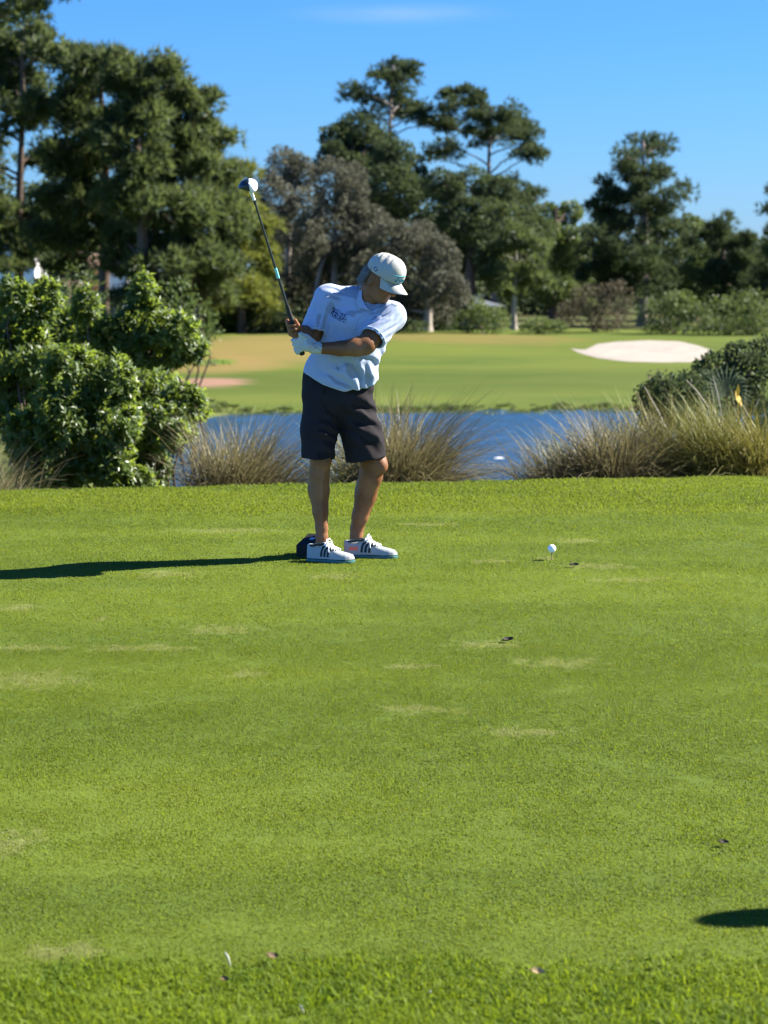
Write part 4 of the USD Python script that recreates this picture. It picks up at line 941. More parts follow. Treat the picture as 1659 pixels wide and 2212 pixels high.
def pads(blobs, per, g):
    """Pine foliage: each crown lobe is a set of flattish tufted pads at the branch ends, with air between."""
    P, N = [], []
    for c, r in blobs:
        n = max(5, int(3.6 * (r[0] * r[2] + 0.4 * r[1] * (r[0] + r[2])))); d = g.normal(size=(n, 3)); d /= np.linalg.norm(d, axis=1, keepdims=True)
        pc = c + d * r * (0.35 + 0.65 * g.random(n) ** 0.5)[:, None] * g.uniform(0.8, 1.15, (n, 1)); pr = g.uniform(0.5, 1.1, n)
        m_ = max(6, int(per * (r[0] * r[2]) / n)) + 3
        e = g.normal(size=(n, m_, 3)); e /= np.linalg.norm(e, axis=2, keepdims=True); e *= (g.random((n, m_, 1)) ** 0.5)
        q = pc[:, None] + e * (pr[:, None] * np.array([1.0, 1.0, 0.5]))[:, None] + np.array([0, 0, -0.25]) * (np.linalg.norm(e[..., :2], axis=2, keepdims=True) ** 2) * pr[:, None, None]
        P.append(q.reshape(-1, 3)); N.append((e * [1, 1, 0.6] + np.array([0, 0, 0.3])).reshape(-1, 3))
    P, N = np.vstack(P), np.vstack(N); return P, N / np.maximum(np.linalg.norm(N, axis=1, keepdims=True), 1e-6)
def leaf_quads(P, N, size, g, droop=0.0, aspect=0.5):
    n = len(P); a = g.normal(size=(n, 3)) * 0.8 + N; a[:, 2] += -droop; a /= np.linalg.norm(a, axis=1, keepdims=True)
    b = np.cross(a, g.normal(size=(n, 3))); b /= np.maximum(np.linalg.norm(b, axis=1, keepdims=True), 1e-6)
    l = (size * g.uniform(0.6, 1.3, n))[:, None]
    V = np.stack([P - a * l * .5, P + b * l * aspect * .5, P + a * l * .5, P - b * l * aspect * .5], 1).reshape(-1, 3)
    o = np.arange(n)[:, None] * 4
    return V, np.concatenate([o + [[0, 1, 2]], o + [[0, 2, 3]]], 1).reshape(-1, 3)
def needle_puffs(P, N, length, width, per, g, lift=0.5):
    n = len(P) * per; c = np.repeat(P, per, 0); d = g.normal(size=(n, 3)) + np.repeat(N, per, 0) * 0.9; d[:, 2] += lift; d /= np.linalg.norm(d, axis=1, keepdims=True)
    b = np.cross(d, g.normal(size=(n, 3))); b /= np.maximum(np.linalg.norm(b, axis=1, keepdims=True), 1e-6)
    l = (length * g.uniform(0.5, 1.2, n))[:, None]
    s0 = c + d * l * 0.08
    V = np.stack([s0 - b * width * .5, s0 + b * width * .5, c + d * l], 1).reshape(-1, 3)
    return V, np.arange(n * 3).reshape(-1, 3)
def limb(a, b, r0, r1, g, n=7, sag=0.1):
    t = np.linspace(0, 1, n)[:, None]; L = np.linalg.norm(b - a)
    mid = np.array([0, 0, 1.0]) * L * sag * (4 * t * (1 - t)); jit = g.normal(size=(n, 3)) * L * 0.02; jit[0] = jit[-1] = 0
    return tube(a + (b - a) * t + mid * g.uniform(-0.3, 1) + jit, np.linspace(r0, r1, n), 6, cap=False)
tree_no = [0]
def tree(name, label, D, blobs_px, trunk_px, kind, mat, bark, r0, per=60, size=0.22, gap=0.40, group=None, droop=0.0, shell=0.45, per_puff=9, limbs=True, lean=0.0, trunks=1, gapf=0.55):
    """One tree: trunk and limbs as one part, the crown as the other. trunk_px: (px, top py) of the stem."""
    tree_no[0] += 1; seed = 40 + tree_no[0]; g = np.random.default_rng(seed)
    px, ptop = trunk_px; top = at(px, ptop, D); base = np.array([top[0] + lean, D, float(ground_z(top[0], D)) - 0.1])
    root = thing(name, label, 'tree', base, group)
    bl = [blob(*b, D + g.uniform(-0.02, 0.02) * D) for b in blobs_px]
    H_ = top - base; n = 10; t = np.linspace(0, 1, n)[:, None]
    path = base + H_ * t + np.stack([0.012 * H_[2] * np.sin(t[:, 0] * 5 + seed), 0 * t[:, 0], 0 * t[:, 0]], -1)
    parts = [tube(path, np.linspace(r0, r0 * 0.30, n) * np.concatenate([[1.35, 1.1], np.ones(n - 2)]), 9, cap=False)]
    for q in range(trunks - 1):
        b2 = base + np.array([g.uniform(-1.6, 1.6), g.uniform(-0.8, 0.8), 0]); parts.append(limb(b2, base + H_ * g.uniform(.6, .9) + np.array([g.uniform(-1.5, 1.5), 0, 0]), r0 * .7, r0 * .2, g))
    if limbs:
        for c, r in bl:
            k = np.clip((c[2] - 0.35 * np.linalg.norm(c[:2] - top[:2]) - base[2]) / max(H_[2], 0.1), 0.25, 0.97); s0 = base + H_ * k
            parts.append(limb(s0, c, r0 * (0.45 - 0.25 * k), r0 * 0.06, g))
            for q in range(3):
                e = c + g.normal(size=3) * r * 0.55; parts.append(limb(s0 + (c - s0) * g.uniform(.4, .8), e, r0 * 0.10, r0 * 0.03, g, 5))
    v, f = cat_meshes(parts); obj('trunk', (v - base, f), bark, root, smooth=True)
    if kind == 'pine': P, N = pads(bl, per * 6.0, g)
    else: P, N = in_blobs(bl, per * 11.0, shell, gap, seed, gapf)
    if kind == 'pine': v, f = needle_puffs(P, N, size * 1.7, size * 0.30, per_puff, g)
    else: v, f = leaf_quads(P, N, size * 0.85, g, droop, 0.6)
    obj('crown', (v - base, f), mat, root)
    return root
# -- the tall pine grove on the left
LG = 'tall pines standing together on the left'
tree('pine_tree', 'pine at the far left edge with sky showing through its open middle', 112, [(-10, 110, 80, 60), (60, 95, 60, 45), (110, 110, 55, 40), (30, 190, 80, 60), (-30, 270, 60, 60), (60, 255, 60, 40), (-20, 440, 60, 50), (40, 500, 60, 45), (-40, 360, 40, 50), (90, 460, 45, 40), (100, 330, 40, 50), (-10, 350, 26, 30), (30, 560, 60, 40), (90, 560, 50, 50)], (40, 90), 'pine', M_pine, M_bark, 0.28, 34, 0.30, 0.36)
tree('pine_tree', 'pine with a bare top branch reaching into the top left corner', 96, [(85, 6, 52, 16), (30, 20, 32, 14), (0, 40, 26, 16), (120, -30, 60, 30), (20, -40, 80, 40), (-60, 60, 50, 60)], (-70, -60), 'pine', M_pine, M_bark, 0.22, 36, 0.26, 0.38)
tree('pine_tree', 'dark pine in the left grove with a bare dark trunk, second from the left', 108, [(175, 150, 60, 55), (240, 110, 36, 30), (215, 160, 70, 50), (140, 230, 75, 60), (210, 250, 80, 70), (150, 330, 70, 60), (215, 370, 80, 70), (150, 430, 60, 50), (205, 480, 60, 50), (130, 500, 60, 50), (180, 560, 50, 50), (110, 600, 50, 40)], (217, 100), 'pine', M_pine, M_bark, 0.30, 36, 0.30, 0.34)
tree('pine_tree', 'pine in the left grove with a thick black trunk, below the saddle in the treetops', 104, [(300, 150, 60, 40), (345, 145, 45, 26), (285, 210, 80, 60), (350, 220, 70, 60), (290, 300, 85, 70), (360, 320, 80, 70), (330, 400, 80, 60), (270, 430, 50, 50), (390, 450, 60, 60), (330, 520, 50, 50), (260, 520, 36, 50), (350, 590, 60, 50), (280, 610, 40, 40), (240, 560, 26, 20)], (297, 140), 'pine', M_pine, M_bark, 0.34, 36, 0.30, 0.34)
tree('pine_tree', 'broad pine in the left grove whose outline falls away to the right', 106, [(405, 215, 50, 34), (440, 235, 42, 36), (410, 290, 75, 60), (465, 320, 55, 60), (430, 390, 80, 70), (490, 420, 45, 60), (440, 490, 80, 60), (400, 560, 60, 50), (470, 570, 60, 60), (420, 640, 60, 50), (370, 660, 50, 40)], (415, 200), 'pine', M_pine, M_bark, 0.30, 36, 0.30, 0.34)
tree('pine_tree', 'sunlit yellow green pine with drooping boughs at the right end of the left grove', 119, [(520, 370, 26, 34), (515, 430, 44, 50), (540, 500, 38, 55), (500, 520, 55, 60), (555, 580, 40, 55), (510, 610, 60, 55), (550, 660, 50, 45), (490, 670, 60, 45), (440, 640, 50, 45), (560, 700, 50, 26), (500, 706, 60, 24)], (517, 350), 'pine', M_pine_lit, M_bark, 0.22, 40, 0.28, 0.33)
# -- grey moss-hung trees behind the golfer's club
MG = 'grey moss hung trees behind the club and the golfer'
tree('moss_hung_tree', 'tall grey brown moss hung tree just right of the pine grove', 128, [(612, 365, 48, 46), (650, 375, 38, 36), (590, 440, 50, 70), (650, 470, 60, 70), (610, 550, 55, 70), (665, 590, 50, 60), (600, 640, 50, 50), (628, 345, 22, 20)], (622, 470), 'leaf', M_moss, M_greybark, 0.30, 95, 0.20, 0.33, droop=0.9, trunks=2)
tree('moss_hung_tree', 'grey brown moss hung tree between the tall grey tree and the dark oak', 124, [(720, 400, 48, 56), (760, 420, 40, 60), (720, 500, 60, 60), (690, 570, 55, 60), (750, 560, 60, 60), (720, 640, 60, 50), (795, 500, 44, 54), (800, 570, 44, 44), (775, 640, 50, 40), (670, 520, 40, 60)], (722, 450), 'leaf', M_moss, M_greybark, 0.28, 95, 0.20, 0.33, droop=0.9, trunks=2)
tree('moss_hung_tree', 'low spreading moss hung tree right behind the golfer\'s cap', 120, [(850, 520, 60, 55), (905, 520, 55, 50), (950, 560, 48, 50), (820, 590, 60, 55), (890, 610, 80, 60), (965, 630, 55, 55), (920, 670, 70, 40), (1000, 660, 26, 40), (830, 660, 60, 45)], (925, 540), 'leaf', M_moss, M_pale, 0.26, 95, 0.20, 0.34, droop=0.9, trunks=3)
# -- dark oaks and the two umbrella pines
tree('oak_tree', 'dense dark evergreen oak between the moss hung trees and the umbrella pine', 145, [(735, 300, 50, 40), (770, 290, 55, 44), (720, 340, 40, 36), (800, 330, 70, 60), (850, 350, 55, 50), (760, 370, 80, 50), (840, 410, 85, 60), (890, 390, 50, 50), (810, 460, 80, 50)], (790, 370), 'leaf', M_oak, M_bark, 0.40, 85, 0.24, 0.33)
tree('pine_tree', 'tallest umbrella pine with flat airy tiers above the dark oak', 150, [(855, 145, 40, 13), (895, 160, 26, 18), (825, 163, 30, 13), (775, 194, 34, 13), (812, 212, 38, 11), (862, 196, 30, 12), (880, 222, 40, 12), (845, 240, 36, 10), (905, 252, 36, 13), (940, 262, 34, 13), (800, 245, 22, 9), (850, 175, 16, 10)], (852, 140), 'pine', M_oak, M_greybark, 0.24, 62, 0.22, 0.30, lean=-0.4)
tree('pine_tree', 'umbrella pine leaning right with its crown trailing down to the right', 148, [(985, 202, 36, 20), (1030, 212, 36, 18), (1000, 240, 56, 22), (1065, 242, 50, 24), (1055, 285, 55, 24), (1110, 275, 42, 26), (1145, 302, 28, 26), (1160, 330, 20, 12), (965, 322, 40, 14), (940, 340, 26, 9), (985, 275, 30, 16), (1155, 413, 34, 14), (1100, 388, 20, 9), (1130, 330, 34, 12)], (1058, 230), 'pine', M_oak, M_greybark, 0.24, 58, 0.22, 0.31, lean=0.3)
tree('oak_tree', 'wide dark oak under the leaning umbrella pine', 142, [(960, 400, 50, 36), (1010, 400, 60, 36), (1070, 410, 55, 34), (930, 450, 60, 50), (1000, 470, 80, 60), (1075, 470, 80, 60), (1120, 450, 50, 36), (1030, 540, 80, 60), (1110, 530, 70, 60), (1150, 500, 50, 50)], (1020, 400), 'leaf', M_oak, M_bark, 0.42, 85, 0.24, 0.35)
tree('palm_like_tree', 'yellow green tree with a pale bare trunk left of the bunker', 126, [(1110, 500, 36, 40), (1085, 550, 50, 44), (1140, 540, 34, 46), (1110, 600, 60, 40), (1060, 600, 36, 30), (1165, 590, 30, 40), (1090, 460, 26, 24)], (1113, 520), 'pine', M_pine, M_pale, 0.17, 34, 0.26, 0.36, limbs=True)
tree('broadleaf_tree', 'blue green tree standing in the dip between the oak and the tall right tree', 150, [(1185, 470, 40, 36), (1230, 460, 34, 30), (1190, 540, 55, 60), (1240, 540, 45, 60), (1200, 620, 60, 50), (1260, 620, 40, 50)], (1200, 450), 'leaf', M_green, M_bark, 0.30, 85, 0.24, 0.33)
tree('tall_dark_tree', 'tall dark tree with an airy split top above the bunker', 136, [(1385, 300, 36, 10), (1350, 330, 24, 10), (1412, 322, 26, 12), (1438, 312, 14, 12), (1390, 330, 20, 10), (1340, 355, 40, 18), (1380, 372, 52, 24), (1430, 378, 36, 15), (1350, 410, 60, 36), (1410, 420, 48, 40), (1462, 420, 26, 9), (1320, 445, 50, 40), (1385, 470, 80, 50), (1350, 530, 95, 60), (1420, 540, 75, 60), (1300, 500, 40, 50), (1380, 600, 90, 50), (1310, 590, 50, 50), (1480, 400, 10, 6)], (1393, 305), 'pine', M_oak, M_greybark, 0.26, 46, 0.22, 0.35)
tree('broadleaf_tree', 'rounded green tree right of the tall dark tree', 150, [(1490, 490, 34, 30), (1515, 530, 48, 50), (1480, 560, 50, 50), (1520, 600, 60, 50), (1470, 630, 50, 40)], (1500, 475), 'leaf', M_green, M_bark, 0.28, 85, 0.24, 0.33)
tree('pine_tree', 'round topped pine at the right with a slope of foliage down to the edge', 140, [(1563, 500, 34, 28), (1545, 530, 40, 40), (1590, 545, 50, 40), (1570, 600, 70, 50), (1625, 590, 45, 45), (1640, 640, 50, 50), (1580, 660, 60, 40)], (1565, 480), 'pine', M_oak, M_bark, 0.26, 40, 0.26, 0.33)
tree('pine_tree', 'pine at the right edge of which only the tips reach into the picture', 132, [(1662, 452, 14, 7), (1690, 420, 36, 40), (1690, 520, 50, 60), (1665, 560, 30, 40), (1680, 620, 50, 60)], (1700, 380), 'pine', M_oak, M_bark, 0.26, 45, 0.24, 0.33)
# -- the far wood that closes the view behind these trees: one mass
far_bl = []
fr = np.random.default_rng(3)
for px in np.arange(-700, 2400, 48):
    topy = np.interp(px, [-120, 0, 300, 520, 600, 760, 1000, 1200, 1500, 1800], [480, 430, 420, 520, 500, 470, 500, 520, 570, 560]) + fr.uniform(-14, 14)
    for py in np.arange(topy, 720, 60): far_bl.append(blob(px + fr.uniform(-15, 15), py, 46, 46, 172 + fr.uniform(-6, 6)))
P_, N_ = in_blobs(far_bl, 110, 0.4, 0.22, 9)
w_ = obj('far_wood', leaf_quads(P_, N_, 0.42, fr), M_oak); tag(w_, 'far dark wood closing the view behind the trees', kind='stuff')

# -- shrubs along the foot of the wood
def shrub(name, label, D, blobs_px, mat, per=620, size=0.16, gap=0.33, group=None, cat='shrub', droop=0.0):
    tree_no[0] += 1; seed = 90 + tree_no[0]; g = np.random.default_rng(seed)
    bl = [blob(*b, D + g.uniform(-0.01, 0.01) * D) for b in blobs_px]
    cx = np.mean([c[0] for c, r in bl]); base = np.array([cx, D, float(ground_z(cx, D)) - 0.05]); root = thing(name, label, cat, base, group)
    P, N = in_blobs(bl, per, 0.4, gap, seed, 1.2); v, f = leaf_quads(P, N, size, g, droop); obj('foliage', (v - base, f), mat, root)
    st = [limb(base + np.array([g.normal() * .3, g.normal() * .2, 0]), c, 0.05, 0.012, g) for c, r in bl]
    v, f = cat_meshes(st); obj('stem', (v - base, f), M_bark, root, smooth=True)
    return root
shrub('shrub', 'yellow green bush left of the pale trunk at the foot of the wood', 118, [(1040, 680, 34, 34), (1070, 690, 40, 30), (1005, 695, 34, 28), (1030, 660, 24, 22)], M_green)
shrub('shrub', 'low bush right of the pale trunk at the foot of the wood', 119, [(1165, 700, 40, 20), (1205, 705, 30, 16), (1140, 708, 24, 12)], M_green)
shrub('shrub', 'brown dry thicket under the tall dark tree', 122, [(1270, 650, 50, 40), (1230, 680, 36, 30), (1310, 690, 50, 30), (1330, 640, 40, 40)], M_brush, droop=0.4)
shrub('shrub', 'bright green rounded bush just above the right half of the bunker', 121, [(1420, 680, 50, 40), (1470, 660, 50, 40), (1500, 690, 50, 36), (1440, 710, 60, 18)], M_green)
shrub('shrub', 'large green bush at the right edge above the bunker', 119, [(1560, 680, 60, 45), (1620, 670, 60, 50), (1660, 700, 50, 40), (1590, 710, 60, 24)], M_green)
shrub('shrub', 'dark bush at the foot of the grey moss hung trees left of the golfer', 119, [(620, 690, 50, 34), (560, 700, 50, 30), (680, 700, 40, 26)], M_oak)
shrub('shrub', 'green bush at the foot of the wood just right of the golfer\'s shoulder', 120, [(890, 705, 40, 18), (950, 706, 40, 16), (840, 705, 30, 18)], M_oak)

# -- houses glimpsed through the trees
M_wall = simple_mat('house_wall', (0.74, 0.73, 0.72), 0.8, 0.05, 0.6, 0.2); M_roof = simple_mat('house_roof', (0.26, 0.19, 0.17), 0.85, 0.2, 1.5, 0.2); M_pane = simple_mat('window_pane', (0.03, 0.04, 0.05), 0.1, 0.1, 1.0, 0.6)
M_pink = simple_mat('clay_wall', (0.55, 0.36, 0.30), 0.85, 0.1, 1.0, 0.2); M_slate = simple_mat('slate_roof', (0.10, 0.115, 0.13), 0.6, 0.15, 1.0, 0.3)
def house(label, D, px0, px1, p_eave, p_ridge, wall, roof, wins):
    a_, b_ = at(px0, p_eave, D), at(px1, p_eave, D); rz = at(px0, p_ridge, D)[2]; z0 = float(ground_z((a_[0] + b_[0]) / 2, D)); w_ = b_[0] - a_[0]; dp = 9.0
    root = thing('house', label, 'house', ((a_[0] + b_[0]) / 2, D + dp / 2, z0)); hgt = a_[2] - z0; rh = rz - z0
    obj('wall', box((0, 0, hgt / 2), (w_, dp, hgt)), wall, root)
    o_ = 0.5
    v = np.array([[-w_ / 2 - o_, -dp / 2 - o_, hgt + .02], [w_ / 2 + o_, -dp / 2 - o_, hgt + .02], [w_ / 2 + o_, dp / 2 + o_, hgt + .02], [-w_ / 2 - o_, dp / 2 + o_, hgt + .02], [-w_ / 2 + 1.5, 0, rh], [w_ / 2 - 1.5, 0, rh]])
    obj('roof', (v, np.array([[0, 1, 5], [0, 5, 4], [2, 3, 4], [2, 4, 5], [1, 2, 5], [3, 0, 4], [0, 2, 1], [0, 3, 2]])), roof, root)
    for fx, fz, ww, wh in wins:
        wd = UsdGeom.Xform.Define(stage, str(root.GetPath()) + '/' + numbered('window', str(root.GetPath()))).GetPrim(); c = np.array([(fx - .5) * w_, -dp / 2 - 0.03, fz * hgt])
        obj('pane', box(c, (ww, .06, wh)), M_pane, wd)
        obj('frame', cat_meshes([box(c + [0, -.02, wh / 2 + .05], (ww + .2, .1, .1)), box(c + [0, -.02, -wh / 2 - .05], (ww + .2, .1, .1)), box(c + [ww / 2 + .05, -.02, 0], (.1, .1, wh)), box(c + [-ww / 2 - .05, -.02, 0], (.1, .1, wh)), box(c + [0, -.02, 0], (.06, .09, wh))]), wall, wd)
house('white house half hidden behind the pine grove at the left edge', 128, -160, 74, 496, 474, M_wall, M_roof, [(.3, .35, 1.2, 1.3), (.62, .35, 1.2, 1.3), (.62, .74, 1.2, 1.1), (.3, .74, 1.2, 1.1)])
house('clay coloured house glimpsed between the trunks of the pine grove', 133, 130, 190, 534, 516, M_pink, M_roof, [(.3, .4, 1.0, 1.2), (.7, .4, 1.0, 1.2)])
house('white house wall glimpsed right of the second pine trunk', 130, 215, 275, 560, 545, M_wall, M_slate, [(.5, .3, 1.0, 1.2)])
house('low house with a grey roof half hidden behind bushes right of the golfer', 128, 1000, 1075, 662, 640, M_slate, M_slate, [(.3, .5, .8, .8), (.7, .5, .8, .8)])

# -- bright young pines and bushes on the near left bank
M_lime = leaf_mat('lime_leaves', (0.050, 0.085, 0.016), (0.135, 0.175, 0.034), 0.5, 0.3, hue_var=(0.22, 0.15, 0.03))
def bank_base(D, x): return float(ground_z(x, D))
shrub('young_pine', 'lit green sapling between the two dark trunks left', 48, [(105, 620, 26, 40), (130, 660, 50, 50), (80, 680, 50, 50), (140, 720, 60, 50), (60, 740, 60, 50)], M_lime, 900, 0.085, 0.38, cat='tree')
shrub('young_pine', 'rounded lit green sapling below the clay house', 46, [(165, 600, 36, 34), (190, 640, 46, 44), (200, 700, 60, 50), (160, 690, 40, 60), (230, 740, 60, 40)], M_lime, 900, 0.085, 0.38, cat='tree')
shrub('young_pine', 'lit green bush at the left edge above the glossy shrubs', 44, [(10, 640, 40, 40), (30, 700, 60, 60), (-10, 760, 60, 60)], M_lime, 900, 0.085, 0.38, cat='tree')
shrub('young_pine', 'lime green sapling under the sunlit pine left of the golfer', 52, [(350, 650, 40, 40), (390, 640, 40, 46), (430, 680, 46, 40), (400, 720, 60, 36), (450, 720, 40, 26)], M_lime, 900, 0.09, 0.38, cat='tree')
shrub('young_pine', 'yellow green low bush left of the sandy patch across the pond', 56, [(300, 690, 60, 44), (340, 720, 60, 40), (270, 730, 50, 40)], M_lime, 900, 0.09, 0.38, cat='tree')
shrub('shrub', 'low bright weeds above the sandy patch', float(hit(470, 790, 60)[1]), [(470, 786, 34, 14), (440, 778, 30, 18), (490, 796, 20, 8)], M_lime, 500, 0.08, 0.32)

# -- glossy-leaved shrubs at the tee's edge
def glossy_leaf_mat(name, dark, light, rough=0.34, coat=0.15):
    m = Mat(); g = m('geometry'); f = g + '.random_per_island'; col = m.mixc(f, dark, light)
    p = m('principled_bsdf', base_color=col, roughness=rough, specular_ior_level=0.5, coat_weight=coat, coat_roughness=0.25); t = m('translucent_bsdf', color=(0.32, 0.42, 0.05))
    s = m('mix_closure', fac=0.40, closure1=p + '.BSDF', closure2=t + '.BSDF'); return m.make(name, surface=s + '.closure')
M_gloss = glossy_leaf_mat('glossy_leaves', (0.070, 0.108, 0.022), (0.300, 0.350, 0.090), 0.45, 0.06)
def rosettes(P, N, L, W, per, g):
    """Whorls of folded leaves at the twig ends."""
    n = len(P) * per; c = np.repeat(P, per, 0); ax_ = np.repeat(N, per, 0) + np.array([0, 0, 0.7]); ax_ /= np.linalg.norm(ax_, axis=1, keepdims=True)
    rd_ = np.cross(ax_, g.normal(size=(n, 3))); rd_ /= np.linalg.norm(rd_, axis=1, keepdims=True)
    el = g.uniform(0.1, 1.1, n)[:, None]; d = rd_ * np.cos(el) + ax_ * np.sin(el); s = np.cross(d, ax_); s /= np.maximum(np.linalg.norm(s, axis=1, keepdims=True), 1e-6); u = np.cross(s, d)
    l = (L * g.uniform(0.6, 1.2, n))[:, None]; w = (W * g.uniform(0.7, 1.2, n))[:, None]; c = c + ax_ * (g.uniform(-0.05, 0.02, n))[:, None]
    V = np.stack([c, c + d * l * .5 + s * w * .5 + u * w * .18, c + d * l * .55, c + d * l * .5 - s * w * .5 + u * w * .18, c + d * l - u * l * .12], 1).reshape(-1, 3); o = np.arange(n)[:, None] * 5
    return V, np.concatenate([o + [[0, 1, 2]], o + [[0, 2, 3]], o + [[2, 1, 4]], o + [[3, 2, 4]]], 1).reshape(-1, 3)
def glossy_shrub(label, D, blobs_px, per=700, group=None):
    tree_no[0] += 1; g = np.random.default_rng(300 + tree_no[0]); bl = [blob(*b, D + g.uniform(-0.35, 0.35)) for b in blobs_px]
    cx = np.mean([c[0] for c, r in bl]); base = np.array([cx, D, float(ground_z(cx, D)) - 0.05]); root = thing('glossy_shrub', label, 'shrub', base, group)
    P, N = in_blobs(bl, per * 3.2, 0.5, 0.40, tree_no[0], 4.5)
    v, f = rosettes(P, N, 0.085, 0.030, 11, g); obj('foliage', (v - base, f), M_gloss, root)
    st = [limb(base + np.array([g.normal() * .12, g.normal() * .1, 0]), c, 0.022, 0.006, g, 8, 0.05) for c, r in bl]; sel = g.choice(len(P), min(160, len(P)), replace=False)
    cs = np.array([c for c, r in bl]); st += [limb(cs[np.argmin(np.linalg.norm(cs - P[q], axis=1))], P[q], 0.006, 0.0025, g, 5, 0.05) for q in sel]
    v, f = cat_meshes(st); obj('stem', (v - base, f), M_bark, root, smooth=True)
glossy_shrub('glossy green shrub at the left edge of the tee', 20.5, [(20, 720, 60, 60), (70, 690, 36, 50), (60, 780, 70, 60), (20, 830, 60, 60), (90, 860, 70, 60), (40, 920, 60, 50), (60, 990, 50, 50), (30, 640, 36, 40), (100, 640, 26, 36)])
glossy_shrub('tall glossy shrub with a leading shoot, behind the others at the tee edge', 22.0, [(305, 640, 26, 46), (310, 700, 56, 46), (370, 720, 56, 40), (255, 730, 50, 50), (410, 755, 36, 30), (330, 760, 90, 44), (200, 720, 36, 46), (155, 690, 44, 44), (185, 660, 34, 40), (130, 730, 44, 40)])
glossy_shrub('broad glossy shrub in the middle of the left tee edge, leaves shining white', 19.6, [(150, 800, 66, 60), (220, 830, 80, 60), (130, 900, 80, 70), (230, 910, 80, 70), (180, 980, 90, 60), (130, 1030, 60, 36), (240, 1010, 50, 50), (115, 1050, 30, 20), (80, 1000, 50, 44), (60, 940, 50, 50), (280, 1040, 50, 26)])
glossy_shrub('glossy shrub reaching right over the brown grass, left of the golfer', 20.2, [(330, 850, 76, 44), (395, 870, 54, 40), (430, 880, 26, 26), (330, 920, 70, 50), (300, 990, 60, 50), (350, 1020, 46, 36), (380, 930, 44, 36)])

# -- clumps of tall tan grass along the drop behind the tee
def blades_mat(name, a_, b_, c_):
    m = Mat(); g = m('geometry'); r = g + '.random_per_island'; col = m.mixc(m.rng(r, 0.0, 0.75), a_, b_); col = m.mixc(m.rng(r, 0.78, 0.95), col, c_)
    p = m('principled_bsdf', base_color=col, roughness=0.6, specular_ior_level=0.3); t = m('translucent_bsdf', color=col); s = m('mix_closure', fac=0.3, closure1=p + '.BSDF', closure2=t + '.BSDF'); return m.make(name, surface=s + '.closure')
M_tanblades = blades_mat('tan_blades', (0.17, 0.145, 0.065), (0.34, 0.285, 0.145), (0.56, 0.50, 0.34)); M_olive = blades_mat('olive_blades', (0.15, 0.155, 0.035), (0.33, 0.31, 0.09), (0.60, 0.52, 0.28))
M_gold = blades_mat('golden_blades', (0.20, 0.18, 0.04), (0.45, 0.38, 0.11), (0.66, 0.58, 0.32))
def grass_clump(label, px, D, n, L, spread, mat, seed, lean=(0, 0), width=0.0095, dz=0.0):
    g = np.random.default_rng(seed); c = at(px, 1050, D); base = np.array([c[0], D, float(ground_z(c[0], D)) - 0.02 + dz]); root = thing('grass_clump', label, 'ornamental grass', base, 'clumps of tall tan grass along the drop behind the tee' if False else None)
    k = 7; yaw = g.random(n) * 2 * np.pi; out = np.abs(g.normal(0.0, spread, n)) + 0.18; l = 0.80 * L * g.uniform(0.5, 1.08, n); d = np.stack([np.cos(yaw) + lean[0], np.sin(yaw) + lean[1]], -1)
    b = np.stack([g.normal(0, 0.11, n), g.normal(0, 0.10, n), 0 * yaw], -1); t = np.linspace(0, 1, k); P = np.zeros((n, k, 3)); cur = b.copy(); P[:, 0] = cur
    for i in range(1, k):
        ang = out * 0.55 + out * 2.7 * t[i] ** 1.4; step = l / (k - 1); cur = cur + np.stack([d[:, 0] * np.sin(ang) * step, d[:, 1] * np.sin(ang) * step, np.cos(ang) * step], -1); P[:, i] = cur
    sd = np.stack([-np.sin(yaw + g.normal(0, .8, n)), np.cos(yaw + g.normal(0, .8, n)), 0.2 * g.normal(size=n)], -1); w = width * g.uniform(.6, 1.3, n)
    wt = np.array([1, 1, .95, .85, .65, .4, .06]) / 2; A = P - sd[:, None] * (w[:, None] * wt)[:, :, None]; Bq = P + sd[:, None] * (w[:, None] * wt)[:, :, None]
    V = np.stack([A, Bq], 2).reshape(n, -1, 3); q = []
    for i in range(k - 1): q += [(2 * i, 2 * i + 1, 2 * i + 3), (2 * i, 2 * i + 3, 2 * i + 2)]
    F = (np.arange(n)[:, None, None] * 2 * k + np.array(q)[None]).reshape(-1, 3)
    obj('blades', (V.reshape(-1, 3), F), mat, root)
grass_clump('brown grass clump at the left edge under the glossy shrub', -30, 18.2, 1100, 1.25, 0.5, M_tanblades, 1, dz=0.0)
grass_clump('brown grass clump arching right between the shrubs and the golfer\'s legs', 500, 18.6, 4200, 1.5, 0.62, M_tanblades, 2, (0.25, 0))
grass_clump('pale arching grass clump just left of the golfer\'s knees', 590, 19.4, 1900, 1.25, 0.7, M_tanblades, 12, (0.15, 0))
grass_clump('tan grass clump standing behind the golfer\'s knees, leaning right', 850, 18.4, 4400, 1.60, 0.58, M_tanblades, 3, (0.22, 0))
grass_clump('olive grass clump behind the golfer\'s legs', 790, 19.3, 1600, 1.55, 0.5, M_olive, 13, (0.1, 0))
grass_clump('dark brown grass clump at the left end of the right hand row', 1215, 18.6, 2400, 1.16, 0.62, M_tanblades, 4)
grass_clump('tan grass clump second from the left in the right hand row', 1330, 18.3, 3000, 1.36, 0.60, M_tanblades, 5)
grass_clump('olive tipped grass clump in the middle of the right hand row', 1290, 19.6, 2400, 1.42, 0.5, M_olive, 15)
grass_clump('golden grass clump in the right hand row below the dark shrub', 1450, 18.8, 3400, 1.50, 0.56, M_gold, 6)
grass_clump('upright olive green grass clump near the right edge', 1560, 18.4, 3200, 1.42, 0.45, M_olive, 7)
grass_clump('drooping tan grass clump in front at the right edge', 1640, 18.1, 2600, 1.30, 0.65, M_gold, 8)
